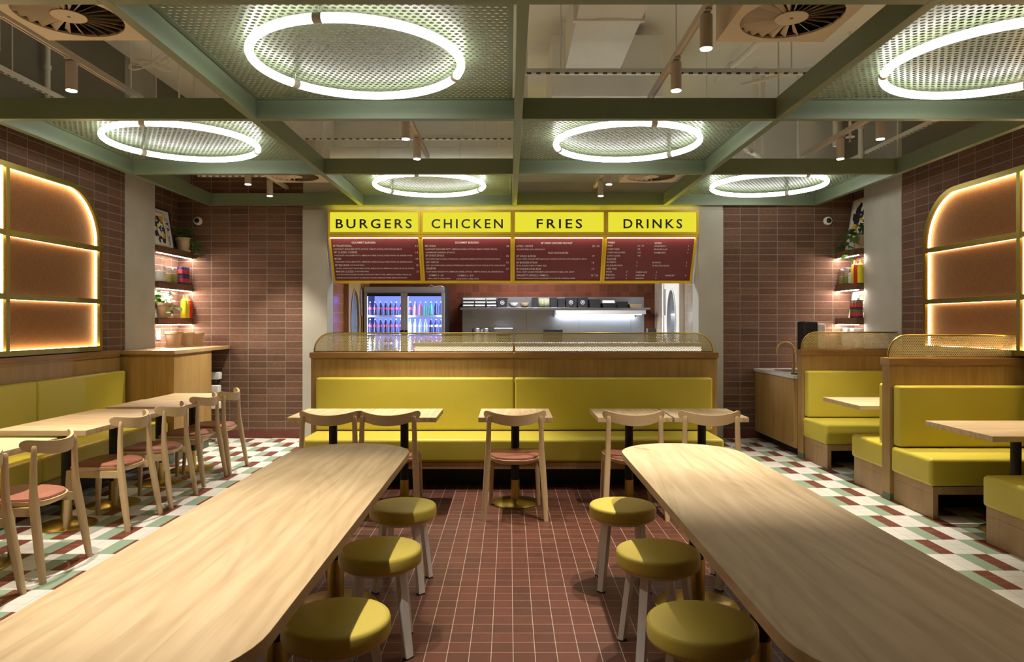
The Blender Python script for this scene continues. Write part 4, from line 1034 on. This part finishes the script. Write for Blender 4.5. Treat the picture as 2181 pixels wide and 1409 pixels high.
def blob_art(mb, fn, W, H, seed, mat, cnt=7, sc=1.0):
    r = random.Random(seed); mb.mat(mat)
    for _ in range(cnt):
        cx, cy = r.uniform(.2,.8)*W, r.uniform(.15,.85)*H; a0 = r.uniform(0,6.28); n = 18
        rx, ry = sc*r.uniform(.08,.22)*W, sc*r.uniform(.06,.2)*H
        ph = [r.uniform(0,6.28) for _ in range(3)]
        P = []
        for i in range(n):
            a = 2*PI*i/n; k = 1+.25*math.sin(2*a+ph[0])+.18*math.sin(3*a+ph[1])
            u, v = rx*k*math.cos(a), ry*k*math.sin(a)
            u, v = u*math.cos(a0)-v*math.sin(a0), u*math.sin(a0)+v*math.cos(a0)
            P.append(fn(min(max(cx+u,.04*W),.96*W), min(max(cy+v,.04*H),.96*H), .0012+.0004*mat+.00005*_))
        mb.add(P, [tuple(range(n))])
def poster(side, y0, y1, z0, h, xb, lean, frame_mat, seed, lab):
    """framed print leaning on a side wall: xb = back top x, bottom edge stands out by lean"""
    t = thing('framed_print', lab, 'picture', (xb, (y0+y1)/2, z0), 0, 'framed abstract prints on the niche shelves')
    s = -1 if side > 0 else 1          # into the room
    al = math.atan2(lean, h); W = y1-y0
    def fn(u, v, w):
        y = (y0+u) if side > 0 else (y1-u)
        x = xb + s*(lean*(1-v/h)) + s*(w)*math.cos(al); z = z0 + .003 + v*math.cos(al) + w*math.sin(al)
        return (x, y, z)
    def pbox(u0,u1,v0,v1,w0,w1):
        m = MB(); vs = [fn(u,v,w) for w in (w0,w1) for u,v in ((u0,v0),(u1,v0),(u1,v1),(u0,v1))]
        return m.add(vs, [(0,1,2,3),(4,5,6,7),(0,1,5,4),(1,2,6,5),(2,3,7,6),(3,0,4,7)])
    wpart('print', pbox(.01,W-.01,.01,h-.01,.006,.012), MT['paper'], t)
    m = MB()
    for q in (pbox(0,W,0,.018,.004,.022),pbox(0,W,h-.018,h,.004,.022),pbox(0,.018,.018,h-.018,.004,.022),pbox(W-.018,W,.018,h-.018,.004,.022)): m.add(q.v, q.f)
    wpart('frame', m, frame_mat, t)
    a = MB(); off = lambda u, v, w: fn(.03+u, .03+v, .0125+w)
    blob_art(a, off, W-.06, h-.06, seed, 0, 12, 1.15); blob_art(a, off, W-.06, h-.06, seed+50, 1, 4, 1.0); blob_art(a, off, W-.06, h-.06, seed+9, 2, 13, .45)
    wpart('artwork', a, [MT['ink'], MT['ochre_ink'], MT['paper']], t, smooth=False)
    return t
poster(-1, 8.36, 8.74, 2.39, .49, -4.272, .075, MT['ink'], 3, 'larger black framed abstract print at the back of the left top shelf')
poster(-1, 8.15, 8.53, 2.39, .43, -4.235, .085, MT['cream_frame'], 5, 'smaller cream framed abstract print in front on the left top shelf')
poster(-1, 8.30, 8.73, 1.545, .325, -4.272, .05, MT['white_plastic'], 8, 'white framed abstract print on the left bottom shelf')
poster(1, 8.49, 8.99, 2.39, .66, 4.44, .11, MT['cream_frame'], 12, 'tall framed abstract print on the right top shelf')
poster(1, 8.55, 9.0, 1.545, .335, 4.44, .06, MT['white_plastic'], 17, 'white framed abstract print on the right bottom shelf')

def leaf(mb, p, d, size, roll=0.0):
    d = Vector(d).normalized(); up = Vector((0,0,1))
    a = d.cross(up)
    a = a.normalized() if a.length > 1e-3 else Vector((1,0,0)); b = a.cross(d).normalized()
    a, b = a*math.cos(roll)+b*math.sin(roll), b*math.cos(roll)-a*math.sin(roll)
    pts = [(0,0,0),(.30,.42,.05),(.62,.40,.06),(1,0,-.10),(.62,-.40,.06),(.30,-.42,.05),(.35,0,-.03),(.65,0,-.05)]
    P = [Vector(p) + d*(u*size) + a*(v*size*.95) + b*(w*size) for u,v,w in pts]
    mb.add(P, [(0,1,6),(1,2,7,6),(2,3,7),(3,4,7),(4,5,6,7),(5,0,6)])
potprof = [(.066,0),(.070,.004),(.088,.135),(.097,.137),(.097,.165),(.091,.166),(.088,.14),(.02,.135)]
def pot(x, y, z, k, lab, cat, plant=None, name=None, grp=None, h=1.0):
    t = thing(name or ('potted_plant' if plant else 'plant_pot'), lab, cat, (x,y,z), 0, grp)
    build('saucer', MB().lathe([(.075*k,0),(.092*k,.004*k),(.094*k,.018*k),(.088*k,.018*k),(.05*k,.010*k)], n=32), MT['terracotta'], t)
    build('pot', MB().lathe([(r*k,hh*k*h+.012*k) for r,hh in potprof], n=32), MT['terracotta'], t)
    if plant:
        build('soil', MB().lathe([(.085*k,.150*k*h),(.01,.156*k*h)], n=20), MT['soil'], t)
        plant(t, .15*k*h)
    return t
def trailing(vines, bush, seed, ls=.075, lim=(-9,9)):
    def f(t, z0):
        r = random.Random(seed); st = MB(); lf = MB()
        for v in vines:
            P = [Vector(p) for p in v]; st.tube(P, .0028, 6)
            for i in range(len(P)-1):
                for q in range(2):
                    p = P[i].lerp(P[i+1], r.random()); leaf(lf, p, (r.uniform(-1,1), r.uniform(-1,1), r.uniform(-.9,.1)), ls*r.uniform(.7,1.15), r.uniform(-.7,.7))
        for _ in range(bush):
            a = r.uniform(0,6.28); h = r.uniform(.03,.16); q = r.uniform(.02,.09)
            p0 = Vector((.03*math.cos(a), .03*math.sin(a), z0)); p1 = Vector((q*math.cos(a), q*math.sin(a), z0+h))
            st.tube([p0, p0.lerp(p1,.5)+Vector((0,0,.02)), p1], .002, 5)
            leaf(lf, p1, (math.cos(a), math.sin(a), r.uniform(-.8,.5)), ls*r.uniform(.8,1.2), r.uniform(-.5,.5))
        for q in (st, lf): q.v = [(min(max(x,lim[0]),lim[1]),y,z) for x,y,z in q.v]
        build('stems', st, MT['stem'], t); build('foliage', lf, MT['leaf'], t)
    return f
pot(-4.15, 8.90, 2.39, .98, 'trailing plant in beige pot on the left top shelf', 'plant', trailing([[(.06,.02,.17),(.13,.03,.15),(.17,.03,.05),(.19,.03,-.02),(.20,.0,-.09)],[(.05,.04,.17),(.14,.06,.13),(.19,.05,.08),(.23,.04,-.06)],[(.05,-.03,.17),(.12,-.02,.13),(.15,.0,.04)]], 16, 4, lim=(-.115,9)), grp='trailing plants on the niche shelves')
pot(-4.135, 8.40, 1.545, 1.0, 'leafy plant in beige pot on the left bottom shelf', 'plant', trailing([[(.06,0,.17),(.11,-.05,.14),(.12,-.10,.08),(.125,-.12,.03)],[(.06,.03,.17),(.12,.05,.15),(.13,.06,.10)]], 22, 9, lim=(-.13,9)), grp='trailing plants on the niche shelves')
pot(4.315, 8.60, 2.39, .95, 'trailing plant in beige pot on the right top shelf', 'plant', trailing([[(-.05,0,.17),(-.12,.02,.14),(-.13,.03,.05),(-.14,.03,-.05),(-.135,.02,-.13)],[(-.05,-.05,.17),(-.11,-.08,.13),(-.125,-.10,.02),(-.13,-.10,-.10)],[(-.04,.04,.18),(-.10,.10,.18),(-.12,.20,.16),(-.125,.27,.12),(-.12,.30,.06)],[(-.03,.02,.18),(-.09,.14,.22),(-.12,.24,.20)]], 20, 21, .095, (-9,.105)), grp='trailing plants on the niche shelves')
for x, y, k, lab in ((-4.045,8.43,1.08,'nearest empty beige pot on the oak counter'),(-3.985,8.63,1.0,'middle empty beige pot on the oak counter'),(-3.955,8.84,.98,'farthest empty beige pot on the oak counter')):
    pot(x, y, 1.192, k, lab, 'pot', grp='empty beige pots on the oak counter')
for x, y, lab in ((4.32,8.93,'farthest white pot on the ledge behind the far booth'),(4.32,8.75,'middle white pot on the ledge behind the far booth'),(4.32,8.58,'nearest white pot on the ledge behind the far booth')):
    t = thing('white_pot', lab, 'pot', (x,y,1.19), 0, 'white pots on the right ledge')
    build('body', MB().lathe([(.06,0),(.066,.004),(.088,.225),(.092,.23),(.085,.228),(.05,.05)], n=28), MT['white_plastic'], t)

def jar(x, y, z, r, h, cont, fill, lab):
    t = thing('glass_jar', lab, 'jar', (x,y,z), 0, 'storage jars on the niche shelves')
    build('glass_body', MB().lathe([(r*.9,0),(r,.008),(r,h*.72),(r*.78,h*.84),(r*.74,h*.90)], n=28, cap=True), MT['glass'], t)
    build('contents', MB().lathe([(r*.86,.006),(r*.95,.012),(r*.95,h*fill),(r*.4,h*fill+.006)], n=28), MT[cont], t)
    build('lid', MB().lathe([(r*.80,h*.90),(r*.80,h),(r*.70,h*1.01)], n=28), MT['glass' if cont == 'flour' else 'alu'], t)
jar(-4.165,8.30,1.97,.085,.25,'flour',.50,'large glass jar of white powder on the left middle shelf')
jar(-4.155,8.50,1.97,.055,.20,'olive',.55,'glass jar of olives on the left middle shelf')
jar(-4.155,8.635,1.97,.060,.195,'pickle',.58,'glass jar of green pickles on the left middle shelf')
jar(4.275,8.96,1.97,.058,.20,'olive',.55,'glass jar of olives on the right middle shelf')
jar(4.275,8.84,1.97,.060,.21,'pickle',.58,'glass jar of green pickles on the right middle shelf')
jar(4.28,8.725,1.97,.055,.22,'flour',.62,'glass jar of white powder on the right middle shelf')
def can(x, y, z, a, b, c, lab, grp):
    t = thing('food_can', lab, 'can', (x,y,z), 0, grp)
    build('body', MB().lathe([(.036,0),(.0375,.003),(.0375,.106),(.036,.109)], n=24), MT[a], t)
    build('label_band', MB().lathe([(.0380,.022),(.0380,.072)], n=24), MT[b], t)
    build('label_stripe', MB().lathe([(.0381,.078),(.0381,.094)], n=24), MT[c], t)
    return t
pos = {0:'farthest', 1:'middle', 2:'nearest'}
cl0 = cr0 = None
for r in (0,1):
    for k in (0,1,2):
        la = '%s can in the %s row of the left shelf stack' % (pos[k], 'upper' if r else 'lower'); lb_ = '%s can in the %s row of the right shelf stack' % (pos[k], 'upper' if r else 'lower')
        pl_, pr_ = (-4.125, 8.935-k*.079, 1.97+r*.110), (4.27, 8.69-k*.079, 1.545+r*.110)
        if cl0 is None: cl0 = can(*pl_, 'can_blue', 'can_red', 'can_blue', la, 'stacked red and blue cans'); cr0 = can(*pr_, 'can_dark', 'can_red', 'can_green', lb_, 'stacked green and dark cans')
        else: dup(cl0, pl_, .4*k, la); dup(cr0, pr_, .4*k, lb_)
def squeeze(x, y, z, mat, lab):
    t = thing('squeeze_bottle', lab, 'bottle', (x,y,z), 0, 'squeeze sauce bottles on the niche shelves')
    build('body', MB().lathe([(.033,0),(.036,.006),(.036,.19),(.033,.205),(.031,.208)], n=26), MT[mat], t)
    build('nozzle_cap', MB().lathe([(.034,.207),(.034,.224),(.020,.236),(.011,.255),(.005,.288)], n=22), MT[mat], t)
    return t
squeeze(-4.105,8.815,1.545,'mustard','nearer yellow squeeze bottle on the left bottom shelf')
squeeze(-4.105,8.895,1.545,'mustard','farther yellow squeeze bottle beside the red one at left')
squeeze(-4.105,8.975,1.545,'ketchup','red squeeze bottle on the left bottom shelf')
squeeze(4.265,8.65,1.97,'mustard','yellow squeeze bottle left of the red one on the right middle shelf')
squeeze(4.258,8.575,1.97,'ketchup','red squeeze bottle on the right middle shelf')
squeeze(4.265,8.50,1.97,'mustard','yellow squeeze bottle half hidden by the right column')
ow = thing('wall_socket', 'white wall socket beside the pots on the oak counter', 'socket', (-4.28, 8.52, 1.28))
wpart('plate', rbox(-4.279,-4.268,8.47,8.57,1.28,1.40), MT['white_plastic'], ow, bevel=.003)
wpart('switch', rbox(-4.268,-4.264,8.50,8.54,1.32,1.36), MT['white_metal'], ow, bevel=.001)
# ================================================================== SERVICES ABOVE THE GRID
def diffuser(x, y, lab):
    t = thing('air_diffuser', lab, 'air vent', (x,y,3.10), 0, 'square swirl air diffusers')
    h = .31; n = 48; R = .262
    sq = []
    for i in range(n):
        a = 2*PI*i/n; c, q = math.cos(a), math.sin(a); k = h/max(abs(c),abs(q)); sq.append((k*c,k*q))
    ci = [(R*math.cos(2*PI*i/n), R*math.sin(2*PI*i/n)) for i in range(n)]
    build('face_plate', MB().frame(sq, ci, 0, .012), MT['vent'], t)
    build('plenum_box', MB().box(-.29,.29,-.29,.29,.05,.36), MT['dark'], t)
    build('casing', MB().frame([(-h,-h),(h,-h),(h,h),(-h,h)], [(-h+.004,-h+.004),(h-.004,-h+.004),(h-.004,h-.004),(-h+.004,h-.004)], .012, .37), MT['vent'], t)
    m = MB()
    for i in range(24):
        a = 2*PI*i/24; da = .085
        p = [(.075*math.cos(a), .075*math.sin(a)), (R*math.cos(a), R*math.sin(a)), (R*math.cos(a+.115), R*math.sin(a+.115)), (.075*math.cos(a+.15), .075*math.sin(a+.15))]
        z = [.002,.002,.028,.014]
        m.add([(u,v,z[k]) for k,(u,v) in enumerate(p)] + [(u,v,z[k]+.002) for k,(u,v) in enumerate(p)], [(0,1,2,3),(7,6,5,4),(0,4,5,1),(1,5,6,2),(2,6,7,3),(3,7,4,0)])
    vv = build('vanes', m, MT['vent'], t, smooth=False)
    build('hub', MB().lathe([(.085,0),(.085,.004),(.07,.008)], n=32), MT['vent'], t)
    build('screw', MB().cyl((0,0), .008, -.002, .001, 12), MT['dark_steel'], t)
    return t
d0 = diffuser(-2.33, 3.70, 'square swirl air diffuser at the top left of the photo')
for x, y, lab in ((1.50,3.72,'square swirl air diffuser at the top right of the photo'),(-2.38,7.75,'far square swirl air diffuser above the left back corner'),(1.57,7.75,'far square swirl air diffuser above the FRIES sign')):
    dup(d0, (x,y,3.10), 0, lab)

du = thing('air_duct', 'white rectangular air duct running above the middle bays', 'duct', (.74, 4.5, 3.75))
wpart('duct_body', rbox(.50,.99,2.2,6.25,3.75,4.15), MT['duct'], du, bevel=.004)
wpart('flange', rbox(.475,1.015,5.22,5.26,3.735,4.17), MT['duct'], du, bevel=.003)
wpart('bracket', rbox(.65,.85,5.205,5.22,3.73,3.76), MT['duct'], du)
wpart('flange', rbox(.475,1.015,6.25,6.28,3.735,4.17), MT['duct'], du, bevel=.003)
solo('bulkhead_box', rbox(.40,1.45,6.6,7.6,3.62,4.2), MT['duct'], 'low white duct box behind the rectangular duct', 'duct', bevel=.004)
rd = thing('round_duct', 'white round duct with straps running across the back above the grid', 'duct', (-1.05, 8.6, 3.51))
wpart('tube', MB().tube([(-2.25,8.6,3.575),(.9,8.6,3.575)], .068, 24), MT['duct'], rd)
wpart('elbow', rbox(-2.42,-2.24,8.5,8.7,3.49,3.68), MT['duct'], rd, bevel=.02)
for x in (-1.62, -.62, .2):
    wpart('strap', MB().tube([(x,8.6,3.575),(x+.03,8.6,3.575)], .072, 24), MT['pipe'], rd)
    wpart('hanger', MB().cyl((x+.015,8.6), .007, 3.645, ZC, 8), MT['pipe'], rd)
solo('wall_duct', rbox(-3.0,-2.3,8.65,9.19,3.72,4.2), MT['duct'], 'boxy white duct section above the back left corner', 'duct', bevel=.004)
def channel(x0, x1, y0, y1, z, lab):
    t = thing('strut_channel', lab, 'channel', ((x0+x1)/2,(y0+y1)/2,z), 0, 'perforated white strut channels')
    along = 'x' if (x1-x0) > (y1-y0) else 'y'
    wpart('channel', rbox(x0,x1,y0,y1,z,z+.042), MT['pipe'], t)
    m = MB(); L = (x1-x0) if along == 'x' else (y1-y0); k = int(L/.075)
    for i in range(k):
        s = (i+.25)*L/k; e = s + .035
        if along == 'x': m.box(x0+s,x0+e,y0-.001,y0+.012,z-.001,z+.011)
        else: m.box(min(x0,x0), x1, y0+s,y0+e,z-.001,z+.006) if False else m.box((x0+x1)/2-.008,(x0+x1)/2+.008,y0+s,y0+e,z-.001,z+.004)
    wpart('slots', m, MT['dark_steel'], t, smooth=False)
    for q in (.12,.5,.88):
        xx = x0+(x1-x0)*q if along == 'x' else (x0+x1)/2; yy = (y0+y1)/2 if along == 'x' else y0+(y1-y0)*q
        wpart('rod', MB().cyl((xx,yy), .006, z+.042, ZC, 8), MT['pipe'], t)
channel(.12,2.55,5.58,5.62,3.47,'strut channel crossing the open bay right of the middle beam')
channel(-2.4,.04,7.38,7.42,3.42,'strut channel crossing the middle back bay')
channel(-4.0,-3.96,2.6,8.6,3.45,'strut channel along the left wall above the grid')
channel(4.15,4.19,4.6,8.8,3.45,'strut channel along the right wall above the grid')
channel(-3.7,-2.0,8.30,8.34,3.22,'strut channel over the back left corner')
def pipe(path, r, lab):
    t = thing('pipe', lab, 'pipe', tuple(path[0]), 0, 'painted service pipes')
    wpart('run', MB().tube(path, r, 14), MT['pipe'], t)
    for p, q in zip(path, path[1:]):
        v = (Vector(q)-Vector(p)); 
        if v.length > .3:
            c = Vector(p) + v*.5; d = v.normalized()*.02
            wpart('coupling', MB().tube([c-d, c+d], r*1.35, 14), MT['pipe'], t)
    return t
pipe([(-4.06,6.15,3.1),(-4.06,6.15,ZC)], .022, 'vertical pipe on the left upper wall')
pipe([(-2.62,5.55,3.15),(-2.62,5.55,ZC)], .008, 'thin vertical conduit left of the cable coil')
pipe([(-2.50,5.55,3.15),(-2.50,5.55,ZC)], .008, 'thin vertical conduit right of the cable coil')
pipe([(2.76,7.85,ZC),(2.76,7.85,3.42),(2.70,7.75,3.36),(2.45,7.4,3.36)], .028, 'vertical pipe with bend above the right middle bay')
pipe([(2.88,7.95,ZC),(2.88,7.95,3.36),(2.80,7.8,3.32),(2.6,7.5,3.32)], .022, 'second vertical pipe with bend above the right middle bay')
pipe([(2.30,4.2,4.0),(2.05,6.0,3.80),(1.95,6.6,3.78)], .03, 'sloping drain pipe above the right front bay')
pipe([(2.1,6.35,3.64),(3.2,6.2,3.86)], .016, 'thin sloping pipe above the right front bay')
pipe([(3.55,7.6,ZC),(3.55,7.6,3.40)], .035, 'thick vertical pipe near the right wall')
pipe([(3.30,8.0,ZC),(3.30,8.0,3.2)], .014, 'thin vertical pipe near the right wall')
pipe([(4.12,8.2,ZC),(4.12,8.2,3.2)], .03, 'vertical pipe beside the right upper wall')
pipe([(.14,6.0,3.2),(.14,6.0,ZC)], .016, 'dark conduit drop beside the middle beam')
pipe([(-1.30,8.9,3.2),(-1.30,8.9,ZC)], .016, 'vertical conduit on the back bulkhead')
pipe([(-.15,8.9,3.2),(-.15,8.9,ZC)], .022, 'vertical pipe on the back bulkhead near the middle')
pipe([(-.45,8.95,3.2),(-.45,8.95,ZC)], .010, 'thin conduit on the back bulkhead')
for x, y, z, lab in ((-2.95,8.05,3.2,'sprinkler head at the far left'), (3.36,6.9,3.30,'sprinkler head in the right bay'), (-.80,6.35,3.36,'sprinkler head in the middle bay')):
    t = thing('sprinkler', lab + ' above the grid', 'sprinkler', (x,y,z), 0, 'ceiling sprinklers')
    build('drop_pipe', MB().cyl((0,0), .014, .02, ZC-z, 12), MT['pipe'], t)
    build('rosette', MB().lathe([(.045,.012),(.04,.022),(.02,.026)], n=24), MT['white_plastic'], t)
    build('head', MB().cyl((0,0), .009, -.03, .012, 10).cyl((0,0), .016, -.034, -.030, 12), MT['steel'], t)
cc = thing('cable_coil', 'tied coil of white cable hanging above the left front bay', 'cable', (-2.56,5.0,3.32))
m = MB()
rc = random.Random(5)
for i in range(9):
    a = rc.uniform(-.5,.5); s = 1 if i % 2 else -1; L = rc.uniform(.07,.12); w = rc.uniform(.02,.045)
    P = []
    for k in range(20):
        q = 2*PI*k/20; u = L*(1-math.cos(q))/2*s*1.5; v = w*math.sin(q)
        P.append((-2.56+u*math.cos(a)+v*math.sin(a)*.3, 5.0+rc.uniform(-.004,.004)+v*.5, 3.34+u*math.sin(a)+v-.02*abs(u)))
    m.tube(P, .003, 6, closed=True)
wpart('loops', m, MT['white_plastic'], cc)
wpart('tail', MB().tube([(-2.56,5.0,3.34),(-2.55,5.0,3.6),(-2.5,5.0,ZC)], .003, 6), MT['white_plastic'], cc)

# ================================================================== CAMERA, WORLD, VIEW
cam = bpy.data.cameras.new('camera'); cam.sensor_width = 36; cam.sensor_fit = 'HORIZONTAL'
cam.lens = 36*FOC/2181; cam.shift_x = (1090.5-CX)/2181; cam.shift_y = -(704.5-CY)/2181
cam.clip_start = .05; cam.clip_end = 60
co = bpy.data.objects.new('camera', cam); COL.objects.link(co); co.location = (0,0,CAM_Z); co.rotation_euler = (PI/2,0,0)
SC.camera = co
w = bpy.data.worlds.new('world'); SC.world = w; w.use_nodes = True
w.node_tree.nodes['Background'].inputs[0].default_value = (.8,.75,.65,1); w.node_tree.nodes['Background'].inputs[1].default_value = .02
SC.view_settings.view_transform = 'Standard'; SC.view_settings.look = 'None'
SC.view_settings.gamma = 1; SC.view_settings.use_curve_mapping = False
SC.view_settings.exposure = EXPO if 'EXPO' in globals() else 0.0
SC.cycles.use_denoising = True; SC.cycles.use_adaptive_sampling = True; SC.cycles.adaptive_threshold = .02; SC.cycles.max_bounces = 8; SC.cycles.diffuse_bounces = 4; SC.cycles.glossy_bounces = 4
SC.cycles.transparent_max_bounces = 12; SC.cycles.sample_clamp_indirect = 6; SC.cycles.caustics_reflective = False; SC.cycles.caustics_refractive = False
